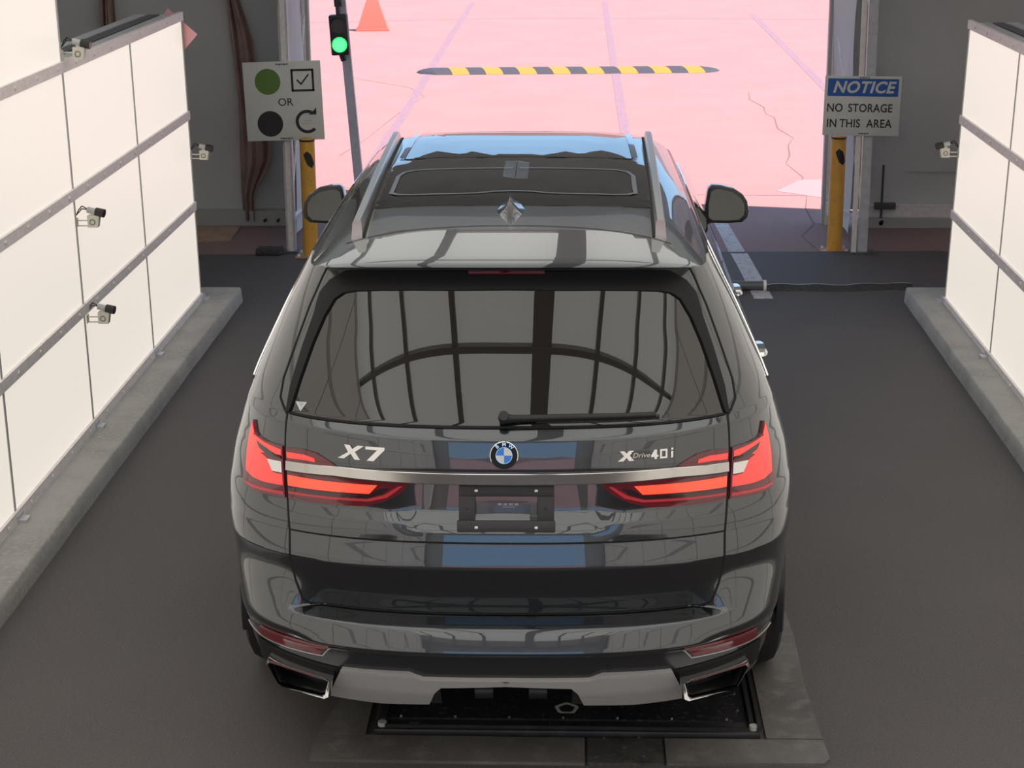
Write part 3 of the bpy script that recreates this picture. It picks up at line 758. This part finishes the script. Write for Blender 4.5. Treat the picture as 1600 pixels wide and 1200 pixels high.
# ---- patches laid on the tail surface
ZCUT = [z for z in [.50,.505,.51,.515,.52,.525,.53,.60,.605,.608,.611,.614,.618,.624,.777,.781,.785,.789,.793,.797,.864,.868,.872,.876,.88,1.218,1.222,1.226,1.229,1.232,1.236,1.24,1.244,1.248] ]
def patch(name, poly, off, m, parent, depth=.0, mirror=False, dx=.024, dz=.012, flip=1, surf='rear', kindz=True):
    """poly in (x,z) (or (y,z) for surf='side'), laid on the body surface with a raised rim of `depth`"""
    if mirror: poly = poly + [(-x, z) for x, z in poly[::-1]]
    if flip < 0: poly = [(-x, z) for x, z in poly]
    bm = bmesh.new(); f = bm.faces.new([bm.verts.new((x, 0, z)) for x, z in poly])
    xs_ = [p[0] for p in poly]; z_ = [p[1] for p in poly]
    cuts = []
    x = math.floor(min(xs_)/dx)*dx+dx
    while x < max(xs_): cuts.append((Vector((x, 0, 0)), Vector((1, 0, 0)))); x += dx
    z = math.floor(min(z_)/dz)*dz+dz; zl = []
    while z < max(z_): zl.append(z); z += dz
    if surf == 'rear': zl += [z for z in ZCUT if min(z_) < z < max(z_)]
    for z in sorted(zl): cuts.append((Vector((0, 0, z)), Vector((0, 0, 1))))
    for co, no in cuts:
        bmesh.ops.bisect_plane(bm, geom=bm.verts[:]+bm.edges[:]+bm.faces[:], plane_co=co, plane_no=no, dist=1e-5)
    bmesh.ops.triangulate(bm, faces=[f for f in bm.faces if len(f.verts) > 4])
    P = {}; N = {}
    for v in bm.verts:
        if surf == 'rear':
            n = rnormal(v.co.x, v.co.z); P[v] = Vector((v.co.x, ysurf(v.co.x, v.co.z), v.co.z)) + n*off
        elif surf == 'roof':
            z, n = roof_z(v.co.x, v.co.z); P[v] = Vector((v.co.x, v.co.z, z)) + n*off
        else:
            s_ = 1 if surf == 'right' else -1
            y, z = v.co.x, v.co.z; e = .002; x = xsurf(y, z)
            n = Vector((1, -(xsurf(y+e, z)-xsurf(y-e, z))/(2*e), -(xsurf(y, z+e)-xsurf(y, z-e))/(2*e))).normalized()
            n.x *= s_; P[v] = Vector((x*s_, y, z)) + n*off
            zz = P[v].z
            if z > 1.5: P[v].z -= .0115*max(0, y-1.3)**2*sstep(1.5, 1.74, z)
        N[v] = n
    idx = {v: i for i, v in enumerate(bm.verts)}
    verts = [P[v] for v in bm.verts]; faces = []; norms = []; 
    for f in bm.faces:
        vs_ = list(f.verts)
        nn = (P[vs_[1]]-P[vs_[0]]).cross(P[vs_[2]]-P[vs_[0]])
        if nn.dot(N[vs_[0]]) < 0: vs_ = vs_[::-1]
        faces.append([idx[v] for v in vs_]); norms += [N[v] for v in vs_]
    if depth:
        for e in bm.edges:
            if len(e.link_faces) == 1:
                a, b_ = e.verts
                lf = [idx[v] for v in (a, b_)]
                fi = next(fc for fc in faces if lf[0] in fc and lf[1] in fc and (abs(fc.index(lf[0])-fc.index(lf[1])) in (1, len(fc)-1)))
                if fi[(fi.index(lf[0])+1) % len(fi)] != lf[1]: a, b_ = b_, a
                k = len(verts); verts += [P[a], P[b_], P[b_]-N[b_]*depth, P[a]-N[a]*depth]
                faces.append([k, k+3, k+2, k+1]); fn = (verts[k+3]-verts[k]).cross(verts[k+1]-verts[k])
                fn = fn.normalized() if fn.length > 1e-12 else N[a]; norms += [fn]*4
    bm.free()
    me = bpy.data.meshes.new(name); me.from_pydata(verts, [], faces); me.materials.append(m)
    for p in me.polygons: p.use_smooth = True
    me.normals_split_custom_set([tuple(n) for n in norms])
    o = bpy.data.objects.new(name, me); COL.objects.link(o); o.parent = parent
    return o
def densify(path, step=.012):
    out = []
    for a, b_ in zip(path, path[1:]):
        n = max(1, int(math.hypot(b_[0]-a[0], b_[1]-a[1])/step))
        for i in range(n): out.append((a[0]+(b_[0]-a[0])*i/n, a[1]+(b_[1]-a[1])*i/n))
    return out + [path[-1]]
def strip(name, path, w, off, m, parent, surf='rear', h=.0, flip=1):
    pts = []
    for x, z in densify(path):
        x *= flip if surf in ('rear', 'roof') else 1
        if surf == 'rear': n = rnormal(x, z); p = Vector((x, ysurf(x, z), z))
        elif surf == 'roof': zz, n = roof_z(x, z); p = Vector((x, z, zz))
        else:
            s_ = 1 if surf == 'right' else -1; e = .002; xx = xsurf(x, z)
            n = Vector((1, -(xsurf(x+e, z)-xsurf(x-e, z))/(2*e), -(xsurf(x, z+e)-xsurf(x, z-e))/(2*e))).normalized(); n.x *= s_
            p = Vector((xx*s_, x, z))
            if z > 1.5: p.z -= .0115*max(0, x-1.3)**2*sstep(1.5, 1.74, z)
        pts.append((p, n))
    rows = []
    for i, (p, n) in enumerate(pts):
        t = (pts[min(i+1, len(pts)-1)][0]-pts[max(i-1, 0)][0]).normalized(); s_ = n.cross(t).normalized()
        rows.append([p+s_*w/2+n*(off-h), p+s_*w/2+n*off, p-s_*w/2+n*off, p-s_*w/2+n*(off-h)])
    b = MB(); b.grid(rows, smooth=False); bmesh.ops.recalc_face_normals(b.bm, faces=b.bm.faces[:])
    return b.build(name, m, parent)

# rear window, blades, tailgate
GL = [(0,1.694),(.42,1.69),(.53,1.672),(.585,1.635),(.61,1.560),(.645,1.465),(.686,1.350),(.713,1.265),(.721,1.247),(.567,1.2465),(.311,1.2465),(0,1.2465)]
patch('rear_window', GL, .004, M['glass'], car, .006, mirror=True)
trim = [(0,1.708),(.42,1.704),(.535,1.688),(.592,1.652),(.626,1.610),(.645,1.542),(.680,1.445),(.717,1.325),(.730,1.245),(.719,1.247),(.711,1.266),(.684,1.350),(.643,1.463),(.606,1.545),(.572,1.600),(.54,1.622),(.50,1.632),(.42,1.640),(.30,1.646),(0,1.650)]
patch('window_trim', trim, .012, M['badge_black'], car, .014, mirror=True)
patch('brake_light', [(0,1.7035),(.125,1.7035),(.125,1.695),(0,1.695)], .013, M['lamp_base'], car, .004, mirror=True)
strip('window_seal', [(-.722,1.246),(.722,1.246)], .008, .005, M['gap'], car, h=.004)
gate = [(0,1.240),(.30,1.240),(.567,1.240),(.724,1.239),(.729,1.18),(.731,1.13),(.729,1.06),(.725,.97),(.717,.875),(0,.875)]
patch('tailgate', gate, .004, M['paint'], car, .006, mirror=True)
patch('lower_tailgate', [(0,.869),(.7165,.869),(.7155,.79),(.712,.75),(.700,.70),(.677,.640),(.651,.622),(0,.622)], .004, M['paint'], car, .006, mirror=True)
for s_ in (1, -1):
    strip('shut_line', [(.6095,1.690),(.625,1.662),(.6675,1.57),(.711,1.455),(.752,1.341),(.7605,1.283),(.745,1.256),(.731,1.240),(.7345,1.18),(.7365,1.13),(.7345,1.06),(.7305,.97),(.7225,.87),(.7215,.79),(.7175,.748),(.705,.697),(.682,.635),(.653,.6165)], .008, .0015, M['gap'], car, flip=s_)
strip('shut_line', [(-.72,.872),(.72,.872)], .008, .0015, M['gap'], car)
strip('shut_line', [(-.655,.6175),(.655,.6175)], .009, .001, M['gap'], car)
# tail lights
LG_UP = [(.7265,1.139),(.668,1.146),(.622,1.141),(.594,1.129),(.554,1.110),(.7265,1.096)]
LG_LOW = [(.7245,1.058),(.547,1.070),(.396,1.068),(.308,1.060),(.345,1.027),(.398,1.000),(.458,.980),(.572,.972),(.722,.967)]
LQ = [(.858,1.186),(.850,1.150),(.840,1.141),(.801,1.137),(.7415,1.139),(.7355,.968),(.851,.959),(.887,.966),(.899,.987),(.894,1.071),(.884,1.118),(.870,1.160)]
BUP = [(.7235,1.125),(.661,1.129),(.625,1.123),(.622,1.113),(.669,1.1125),(.722,1.107)]
BMAIN = [(.722,1.049),(.415,1.056),(.443,1.025),(.721,1.014)]
BTHIN = [(.719,.995),(.571,1.000),(.451,1.005),(.397,1.023),(.352,1.052),(.338,1.052),(.387,1.015),(.445,.998),(.571,.993),(.719,.988)]
QRED = [(.860,1.178),(.849,1.141),(.804,1.132),(.745,1.127),(.745,1.110),(.801,1.104),(.822,1.093),(.801,1.085),(.777,1.044),(.742,1.045),(.741,1.010),(.814,1.003),(.855,1.004),(.885,1.016),(.882,1.076),(.873,1.132)]
QDARK = [(.838,1.126),(.745,1.104),(.745,1.096),(.805,1.100),(.828,1.108)]
QTHIN = [(.889,.983),(.852,.980),(.741,.989),(.740,.979),(.857,.969),(.886,.972)]
QCH = [(.797,1.083),(.743,1.089),(.742,1.051),(.778,1.048)]
for s_ in (1, -1):
    gl = patch('tail_light', LG_LOW, .010, M['lamp_base'], car, .012, flip=s_)
    gu = patch('tail_light', LG_UP, .010, M['lamp_base'], car, .012, flip=s_)
    patch('light_bar', BMAIN, .0125, M['lamp_bar'], gl, .002, flip=s_)
    patch('dark_trim', [(.719,1.010),(.446,1.021),(.408,1.045),(.375,1.050),(.400,1.027),(.449,1.009),(.571,1.004),(.719,.999)], .0115, M['lamp_dark'], gl, .001, flip=s_)
    patch('light_line', BTHIN, .0122, M['lamp_line'], gl, .002, flip=s_)
    patch('light_bar', BUP, .0125, M['lamp_red'], gu, .002, flip=s_)
    q = patch('corner_light', LQ, .009, M['lamp_base'], car, .011, flip=s_, dx=.012)
    patch('light_panel', QRED, .0115, M['lamp_red'], q, .002, flip=s_, dx=.012)
    patch('dark_trim', QDARK, .0125, M['lamp_dark'], q, .001, flip=s_, dx=.012)
    patch('light_line', QTHIN, .0112, M['lamp_line'], q, .002, flip=s_, dx=.012)
    patch('chrome_insert', QCH, .013, M['chrome'], q, .003, flip=s_)
# chrome bar
rows = []
for i in range(61):
    u = i/60*2-1; x = u*.7245; ax = abs(x)
    zt = lerp_tab([(0,1.109),(.31,1.109),(.545,1.108),(.73,1.094)], ax); zb = lerp_tab([(0,1.069),(.31,1.069),(.558,1.071),(.73,1.057)], ax)
    n = rnormal(x, 1.13); row = []
    for k, (f, o_) in enumerate(((1.0,-.01),(1.02,.008),(.97,.0155),(.92,.0172),(.5,.0182),(.10,.0193),(.03,.0180),(0,-.01))):
        z = zb+(zt-zb)*f; p = Vector((x, yrow(x, z), z)) if False else Vector((x, ysurf(x, 1.125)+.002, z)); row.append(p+n*o_)
    rows.append(row)
MB().grid(rows).build('chrome_strip', M['strip_chrome'], car, sharp=25)
# lower bumper, skid plate, reflectors, exhausts
patch('lower_bumper', [(0,.508),(.46,.503),(.70,.500),(.86,.497),(.93,.497),(.93,.30),(.60,.295),(.236,.30),(.236,.388),(0,.388)], .003, M['bumper_black'], car, .004, mirror=True)
strip('bumper_lip', [(-.92,.501),(-.70,.504),(-.46,.507),(0,.512),(.46,.507),(.70,.504),(.92,.501)], .004, .005, M['gap'], car)
SK = [(0,.420),(.273,.418),(.319,.436),(.545,.430),(.598,.305),(.413,.302),(.256,.312),(.238,.362),(.214,.388),(0,.398)]
patch('skid_plate', SK, .022, M['skid'], car, .03, mirror=True)
REF = [(.838,.512),(.840,.470),(.618,.470),(.588,.512)]
for s_ in (1, -1):
    patch('reflector', REF, .010, M['reflector'], car, .008, flip=s_)
    strip('reflector_trim', [(.90,.470),(.845,.463),(.612,.463),(.580,.505)], .004, .008, M['skid'], car, flip=s_, h=.004)
    # exhaust finisher: hollow trapezoid tube
    ex = empty('exhaust_tip', (0, 0, 0), parent=car)
    O = [(.576,-.005,.408),(.800,.100,.430),(.808,.106,.418),(.772,.095,.352),(.755,.088,.343),(.600,.0,.342),(.585,-.004,.350)]
    c_ = Vector((.70,.045,.388))
    def ring(sc, dy): return [Vector((c_.x+(p[0]-c_.x)*sc, p[1]+dy, c_.z+(p[2]-c_.z)*sc*.98)) for p in O]
    def fl(r): return [(p.x*s_, p.y, p.z) for p in r]
    b = MB(); b.grid([fl(ring(1.0,.10)), fl(ring(1.03,.0)), fl(ring(1.03,-.010)), fl(ring(.97,-.020)), fl(ring(.87,-.006)), fl(ring(.85,.03))], closed=True)
    bmesh.ops.recalc_face_normals(b.bm, faces=b.bm.faces[:]); b.build('chrome_rim', M['chrome'], ex, sharp=40)
    b = MB(); b.grid([fl(ring(.86,.018)), fl(ring(.80,.08)), fl(ring(.1,.10))], closed=True); b.build('inner_pipe', M['black_plastic'], ex)
    patch('exhaust_shade', [(.56,.425),(.86,.45),(.86,.335),(.56,.33)], .006, M['gap'], car, flip=s_)  # flat black patch painted for the shade of the hollow behind the tip
for x, z in ((-.34,.455),(.34,.455),(-.70,.437),(.70,.437)):
    if abs(x) < .5:
        p = Vector((x, ysurf(x, z), z)); n = rnormal(x, z); MB().cyl(p-n*.004, p+n*.006, .010, n=14).build('parking_sensor', M['bumper_black'], car)
# underbody, tow eyes
b = MB(); b.box(-.80,.80,.40,4.85,.30,.55); b.build('underbody', M['gap'], car)
for x in (-.075, .105):
    b = MB(); b.box(x-.025, x+.025, .03, .14, .33, .40, bev=.008); b.cyl((x-.03,.05,.345),(x+.03,.05,.345),.026,n=14); b.build('tow_eye', M['black_plastic'], car)
# badge
em = Vector((-.003, 0, 1.168)); n = rnormal(0, 1.168); em.y = ysurf(0, 1.168)
emb = empty('emblem', em, parent=car); emb.rotation_euler = (n.to_track_quat('Z', 'Y')).to_euler()
emb.rotation_euler = (math.pi/2 - math.asin(n.z), 0, 0)
MB().cyl((0,0,.002),(0,0,.010),.0445,n=48).build('emblem_disc', M['badge_black'], emb)
rr = [[(R*math.cos(a*math.tau/64), R*math.sin(a*math.tau/64), h) for a in range(64)] for R, h in ((.0465,.004),(.0460,.011),(.0435,.0125),(.0432,.009))]
b = MB(); b.grid(rr, closed=True); b.build('chrome_ring', M['chrome'], emb)
rr = [[(R*math.cos(a*math.tau/64), R*math.sin(a*math.tau/64), h) for a in range(64)] for R, h in ((.0272,.0095),(.0268,.0118),(.0255,.0118),(.0253,.0095))]
b = MB(); b.grid(rr, closed=True); b.build('chrome_ring', M['chrome'], emb)
for q in range(4):
    a0 = q*math.pi/2; b = MB(); pts = [(0, 0)] + [(.0256*math.cos(a0+k*math.pi/20), .0256*math.sin(a0+k*math.pi/20)) for k in range(11)]
    b.prism(pts, .0008, 'xy', .0105); b.build('roundel_quarter', M['bmwwhite'] if q in (0, 2) else M['bmwblue'], emb)
for ch, a in (('B', 38), ('M', 0), ('W', -38)):
    ar = math.radians(a)
    text_mesh('emblem_letter', ch, .0165, M['chrome'], emb, Matrix.Translation((-.0355*math.sin(ar), .0355*math.cos(ar), .0108)) @ Matrix.Rotation(ar, 4, 'Z'), extrude=.0004, offset=.0003)
# model badges: polygons in local (u,v) laid on the tailgate
def badge(name, polys, x0, z0, m, sx=1., off=.006, sz=1.):
    g_ = empty(name, (0, 0, 0), parent=car)
    for nm, poly, mm in polys:
        b = MB(); F = []; B = []
        for u, v in poly:
            x, z = x0+u*sx, z0+v*sz; nn = rnormal(x, z); p = Vector((x, ysurf(x, z), z)); F.append(p+nn*(off+.004)); B.append(p+nn*.003)
        fv = [b.bm.verts.new(p) for p in F]; bv = [b.bm.verts.new(p) for p in B]
        b.bm.faces.new(fv)
        for i in range(len(fv)): b.bm.faces.new((fv[i], bv[i], bv[(i+1) % len(bv)], fv[(i+1) % len(fv)]))
        bmesh.ops.recalc_face_normals(b.bm, faces=b.bm.faces[:]); b.build(nm, mm or m, g_)
    return g_
X = [(0,0),(.022,0),(.047,.019),(.060,.0),(.080,0),(.062,.026),(.094,.048),(.072,.048),(.053,.035),(.044,.048),(.024,.048),(.038,.024)]
S7 = [(.100,.038),(.100,.048),(.168,.048),(.168,.040),(.128,0),(.104,0),(.142,.038)]
badge('model_badge', [('letter', X, None), ('digit', S7, None)], -.545, 1.137, M['chrome'], sx=.93, sz=.95)
x_ = [(0,0),(.018,0),(.028,.011),(.036,0),(.052,0),(.038,.018),(.052,.032),(.036,.032),(.028,.024),(.020,.032),(.006,.032),(.020,.016)]
def rect(u0, u1, v0, v1): return [(u0, v0), (u1, v0), (u1, v1), (u0, v1)]
G = M['satin']
small = [('letter', x_, None), ('badge_plate', rect(.044,.104,.004,.028), M['gloss_black'])]
four = [('digit', [(.118,.0),(.126,0),(.126,.007),(.131,.007),(.131,.013),(.126,.013),(.126,.030),(.118,.030),(.107,.013),(.107,.007),(.118,.007)], None)]
zero = [('digit', rect(.136,.142,.0,.030), None), ('digit', rect(.154,.160,0,.030), None), ('digit', rect(.142,.154,.024,.030), None), ('digit', rect(.142,.154,0,.006), None)]
ii = [('letter', rect(.172,.179,0,.021), None), ('letter', rect(.172,.179,.025,.031), None)]
bd = badge('model_badge', small+four+zero+ii, .362, 1.142, M['chrome'], sx=1.0)
p = Vector((.436, 0, 1.158)); n = rnormal(.436, 1.158); p.y = ysurf(.436, 1.158)
text_mesh('badge_text', 'Drive', .022, M['satin'], bd, Matrix.Translation(p+n*.0115) @ Matrix.Rotation(math.radians(9), 4, 'Z') @ Matrix.Rotation(math.pi/2-math.asin(n.z), 4, 'X'), extrude=.0005, shear=.25, offset=.0004, sx=1.15)
# licence plate bracket
pb = empty('plate_bracket', (0, 0, 0), parent=car)
zc = .978; yb = min(ysurf(0, 1.05), ysurf(0, .91)) - .004
nb = Vector((0, -math.cos(math.radians(12)), math.sin(math.radians(12))))
def pbm(x0, x1, z0, z1, d0, d1, nm, m, bev=.004):
    o = MB().box(x0, x1, -d1, -d0, z0, z1, bev=bev).build(nm, m, pb); o.location = (0, ysurf(0, zc)-.002, zc); o.rotation_euler = (-math.radians(14), 0, 0); return o
pbm(-.152,.158,.040,.078,0,.016,'bracket_top',M['plate_plastic']); pbm(-.158,.162,-.078,-.038,0,.018,'bracket_bottom',M['plate_plastic'])
pbm(-.152,-.098,-.045,.045,0,.013,'bracket_side',M['plate_plastic']); pbm(.104,.158,-.045,.045,0,.013,'bracket_side',M['plate_plastic'])
pbm(-.100,.106,-.040,.042,-.004,.004,'plate_insert',M['plate_card'],bev=.001); pbm(-.098,.104,-.038,-.022,.004,.0055,'insert_strip',mat('pale blue strip', (.10,.11,.15), .2, coat=.5),bev=.0005)
for x in (-.095,.10):
    for z in (.059,-.062): o = pbm(x-.006,x+.006,z-.006,z+.006,.014,.021,'screw',M['satin'],bev=.003)
for x in (-.125,.13): pbm(x-.003,x+.003,-.004,.004,.012,.0145,'screw',M['black_plastic'],bev=.001)
for i in range(12): pass
b = MB()
for i in range(16): 
    if i % 4 != 3: b.box(-.025+i*.0045,-.0215+i*.0045,-.0055,-.004,.010,.018)
b.box(-.010,.030,-.0055,-.004,.004,.006)
o = stuff(b.build('label_print', M['stripprint'], pb)); o.location = (0, ysurf(0, zc)-.002, zc); o.rotation_euler = (-math.radians(14), 0, 0)
# wiper
wp = empty('rear_wiper', (0, 0, 0), parent=car)
rows = []
for i in range(25):
    u = i/24; x = -.018+.505*u; z = 1.278+.004*math.sin(u*3); r = .013-.003*u if u > .1 else .017-.04*u
    cy_ = ysurf(x, z)-.026; row = []
    for k in range(10): a = k*math.tau/10; row.append((x, cy_+math.cos(a)*r*.8, z+math.sin(a)*r+ .001))
    rows.append(row)
MB().grid(rows, closed=True).build('wiper_arm', M['black_plastic'], wp)
b = MB(); p = Vector((-.004, ysurf(0,1.272), 1.276)); n = rnormal(0, 1.3); b.cyl(p, p+n*.042, .020, .016, n=18); b.build('wiper_pivot', M['black_plastic'], wp)
rows = []
for i in range(25):
    x = .10+.40*i/24; y = ysurf(x, 1.268); rows.append([(x, y-.012, 1.262), (x, y-.018, 1.272), (x, y-.006, 1.276), (x, y-.003, 1.264)])
MB().grid(rows, closed=True).build('wiper_blade', M['black_rubber'], wp)
# window sticker
patch('window_sticker', [(-.699,1.283),(-.657,1.287),(-.680,1.256)], .0055, M['sticker'], car)
patch('sticker_print', [(-.684,1.2835),(-.674,1.2845),(-.672,1.276),(-.677,1.273),(-.683,1.275)], .0062, M['seam'], car)
# roof: seams, sunroofs, antenna, rails
strip('shut_line', [(x*.05*1.0, seam_y(x*.05)) for x in range(-11, 12)], .006, .0015, M['gap'], car, surf='roof')
def rrect(x0, x1, y0, y1, r, n=5):
    pts = []
    for cx, cy, a0 in ((x1-r, y1-r, 0), (x0+r, y1-r, 90), (x0+r, y0+r, 180), (x1-r, y0+r, 270)):
        for k in range(n+1): a = math.radians(a0+90*k/n); pts.append((cx+r*math.cos(a), cy+r*math.sin(a)))
    return pts
patch('front_sunroof', rrect(-.475,.475,2.05,3.02,.05), .004, M['roofglass'], car, .006, surf='roof', dx=.05, dz=.05)
patch('rear_sunroof', rrect(-.52,.52,.98,2.02,.08), .002, M['roofglass'], car, .003, surf='roof', dx=.05, dz=.05)
RL = [(.0,1.10),(.10,1.10),(.16,1.16),(.24,1.165),(.30,1.165)]
ln = [(0,1.235),(.07,1.225),(.13,1.195),(.20,1.185),(.38,1.175),(.43,1.19),(.455,1.23),(.455,1.30),(.46,1.62),(.44,1.70),(.40,1.735),(.20,1.745),(0,1.75)]
strip('glass_rim_line', ln, .018, .0042, M['glassline'], car, surf='roof'); strip('glass_rim_line', ln, .018, .0042, M['glassline'], car, surf='roof', flip=-1)
for s_ in (1, -1): strip('sunroof_frame', [(.485,2.10),(.485,3.02)], .026, .006, M['gloss_black'], car, surf='roof', flip=s_)
strip('sunroof_frame', [(-.49,3.05),(.49,3.05)], .02, .005, M['gap'], car, surf='roof')
# fin antenna
rows = []
for i in range(13):
    u = i/12; y = .80+.30*u
    hgt = .085*(1-u)**.8*1.0 if u > .12 else .085*(u/.12)**.5*.9
    wd = .046*math.sin(math.pi*min(1, .08+u*.92)**.8)**.8+.004
    row = []
    for k in range(13):
        v = k/12*2-1; zz = (1-abs(v)**.55)*hgt
        row.append((v*wd, y, roof_z(v*wd, y)[0]-.001+zz))
    rows.append(row)
MB().grid(rows).build('fin_antenna', M['paint'], car, sharp=80)
# rails
for s_ in (1, -1):
    rl = empty('roof_rail', (0, 0, 0), parent=car); rows = []
    for i in range(49):
        u = i/48; y = .60+(2.97-.60)*u; xc = .517+.060*u
        zt = 1.832-.0115*max(0, y-1.3)**2
        e = 1 if .012 < u < .985 else (0.35)
        if u > .93: zt -= .05*((u-.93)/.07)**2
        zb = roof_z(xc*.97, y)[0]-.01; zb = min(zb, zt-.03)
        w = .0155
        xo = xc+w; xi = xc-w
        rows.append([(s_*xo*1.01, y, zb), (s_*xo, y, zt-.012), (s_*(xo-.005), y, zt-.001), (s_*(xi+.004), y, zt), (s_*xi, y, zt-.008), (s_*xi*.995, y, zb)])
    b = MB(); b.grid(rows); b.bm.verts.ensure_lookup_table(); b.bm.faces.new([b.bm.verts[k] for k in range(6)]); b.bm.faces.new([b.bm.verts[-1-k] for k in range(6)])
    bmesh.ops.recalc_face_normals(b.bm, faces=b.bm.faces[:]); b.build('rail_bar', M['satin'], rl, sharp=30)
    rows = [[(s_*(r_[4][0]*s_-.012), r_[4][1], roof_z(r_[4][0]*s_-.012, r_[4][1])[0]+.002), (s_*(r_[4][0]*s_), r_[4][1], roof_z(r_[4][0]*s_, r_[4][1])[0]+.003)] for r_ in rows]
    MB().grid(rows).build('rail_gasket', M['gap'], rl)
# side windows with chrome surround
WS = [(.66,1.262),(1.0,1.235),(2.0,1.225),(3.0,1.222),(3.62,1.225),(3.40,1.42),(3.16,1.60),(3.02,1.64),(2.2,1.665),(1.4,1.665),(1.08,1.645),(.92,1.56),(.72,1.34)]
for sd in ('right', 'left'):
    patch('side_window', WS, .003, M['glass'], car, .004, surf=sd, dx=.06, dz=.03)
    strip('window_chrome', [(3.60,1.222),(3.0,1.219),(2.0,1.222),(1.0,1.232),(.66,1.258),(.655,1.268),(.715,1.345),(.915,1.568),(1.075,1.652),(1.4,1.672),(2.2,1.672),(3.0,1.648)], .014, .007, M['chrome'], car, surf=sd, h=.005)
    for yy in (1.55, 2.55): strip('door_pillar', [(yy,1.228),(yy-.06,1.66)], .07, .005, M['gloss_black'], car, surf=sd)
    for pth in ([(1.62,.62),(1.55,.85),(1.52,1.2)], [(2.62,.42),(2.60,.9),(2.55,1.2)], [(3.72,.42),(3.70,.9),(3.62,1.2)], [(1.75,.42),(3.72,.42)]):
        strip('shut_line', pth, .006, .0015, M['gap'], car, surf=sd)
    s_ = 1 if sd == 'right' else -1
    for yy, zz in ((1.82,1.045),(2.95,1.03)):
        rows = []
        for i in range(13):
            u = i/12; a = math.sin(math.pi*u)**.5
            y = yy-.10+.24*u; xw = xsurf(y, zz)
            rows.append([(s_*(xw-.004), y, zz-.014*a), (s_*(xw+.020+.028*a), y, zz-.015*a-.002), (s_*(xw+.030+.028*a), y, zz), (s_*(xw+.020+.028*a), y, zz+.015*a+.002), (s_*(xw-.004), y, zz+.014*a)])
        MB().grid(rows).build('door_handle', M['chrome'], car)
    # mirror
    mr = empty('side_mirror', (0, 0, 0), parent=car)
    cx, cz, yb_ = 1.000, 1.338, 3.50
    hs = [(-.105,-.072),(-.085,-.088),(0,-.090),(.075,-.085),(.100,-.062),(.106,-.028),(.098,.015),(.075,.048),(.03,.078),(-.035,.093),(-.075,.094),(-.095,.080),(-.108,.0)]
    def rg(sc, dy, dxm=0): return [(s_*(cx+u*sc+dxm), yb_+dy, cz+v*sc) for u, v in hs]
    b = MB(); b.grid([rg(.93,-.004), rg(1.0,-.006), rg(1.03,.02), rg(1.0,.08), rg(.85,.13), rg(.5,.16), rg(.02,.17)], closed=True); bmesh.ops.recalc_face_normals(b.bm, faces=b.bm.faces[:]); b.build('mirror_housing', M['paint'], mr, sharp=80)
    b = MB(); b.grid([rg(1.005,-.007), rg(.86,-.011), rg(.82,.0)], closed=True); b.build('mirror_bezel', M['black_plastic'], mr)
    b = MB(); g0 = rg(.84,-.004); b.bm.faces.new([b.bm.verts.new(p) for p in g0]); o = b.build('mirror_glass', M['mirror'], mr)
    MB().box(min(s_*.86, s_*.93), max(s_*.86, s_*.93), 3.53, 3.62, 1.235, 1.285, bev=.012).build('mirror_foot', M['gloss_black'], mr)
# wheels
def wheel(x, y, s_):
    w = empty('wheel', (x, y, ZW-.0), parent=car)
    prof_ = [(-.14,.30),(-.14,.345),(-.125,.372),(-.10,.384),(0,.385),(.10,.384),(.125,.372),(.14,.345),(.145,.30),(.13,.275)]
    b = MB(); b.grid([[(s_*u, r*math.cos(k*math.tau/56), r*math.sin(k*math.tau/56)) for k in range(56)] for u, r in prof_], closed=True); b.build('tyre', M['tire'], w)
    b = MB(); b.grid([[(s_*u, r*math.cos(k*math.tau/56), r*math.sin(k*math.tau/56)) for k in range(56)] for u, r in ((-.14,.30),(-.1,.25),(.08,.25),(.125,.268),(.14,.277),(.138,.262))], closed=True); b.build('rim_barrel', M['rim'], w)
    for k in range(10):
        a = k*math.tau/10+(.10 if k % 2 else -.10); m4 = Matrix.Rotation(a, 4, 'X')
        MB().box(min(s_*.07,s_*.125), max(s_*.07,s_*.125), -.014, .014, .03, .262, bev=.006, mat4=m4).build('spoke', M['rim'], w)
    MB().cyl((s_*.03,0,0),(s_*.125,0,0),.045,n=24).build('hub', M['rim'], w)
    MB().cyl((-s_*.02,0,0),(s_*.03,0,0),.18,n=32).build('brake_disc', M['satin'], w)
for y in (YC_R, YC_F):
    wheel(.868, y, 1); wheel(-.868, y, -1)
# wheel wells
for y in (YC_R, YC_F):
    for s_ in (1, -1):
        rows = [[(s_*xx, y+(RA-.01)*math.cos(math.radians(-25+a*230/24)), ZW+(RA-.01)*math.sin(math.radians(-25+a*230/24))) for a in range(25)] for xx in (.60,.95)]
        MB().grid(rows).build('wheel_well', M['gap'], car)
# black trim rings round the wheel arches
for y in (YC_R, YC_F):
    for s_ in (1, -1):
        rows = []
        for i in range(41):
            a = math.radians(-12+204*i/40); row = []
            for r_, dx_ in ((RA-.03,-.03),(RA-.03,.004),(RA-.015,.010),(RA+.03,.009),(RA+.045,.003),(RA+.045,-.02)):
                yy, zz = y+r_*math.cos(a), ZW+r_*math.sin(a)
                row.append((s_*(.985*(1-.03*sstep(3.4, 5.1, yy))+dx_), yy, max(.24, zz)))
            rows.append(row)
        b = MB(); b.grid(rows); bmesh.ops.recalc_face_normals(b.bm, faces=b.bm.faces[:]); b.build('arch_trim', M['bumper_black'], car)
# nose details for other views
for s_ in (1, -1):
    MB().box(min(s_*.45,s_*.80), max(s_*.45,s_*.80), 4.93, 5.02, .78, .86, bev=.02).build('head_light', M['glass'], car)
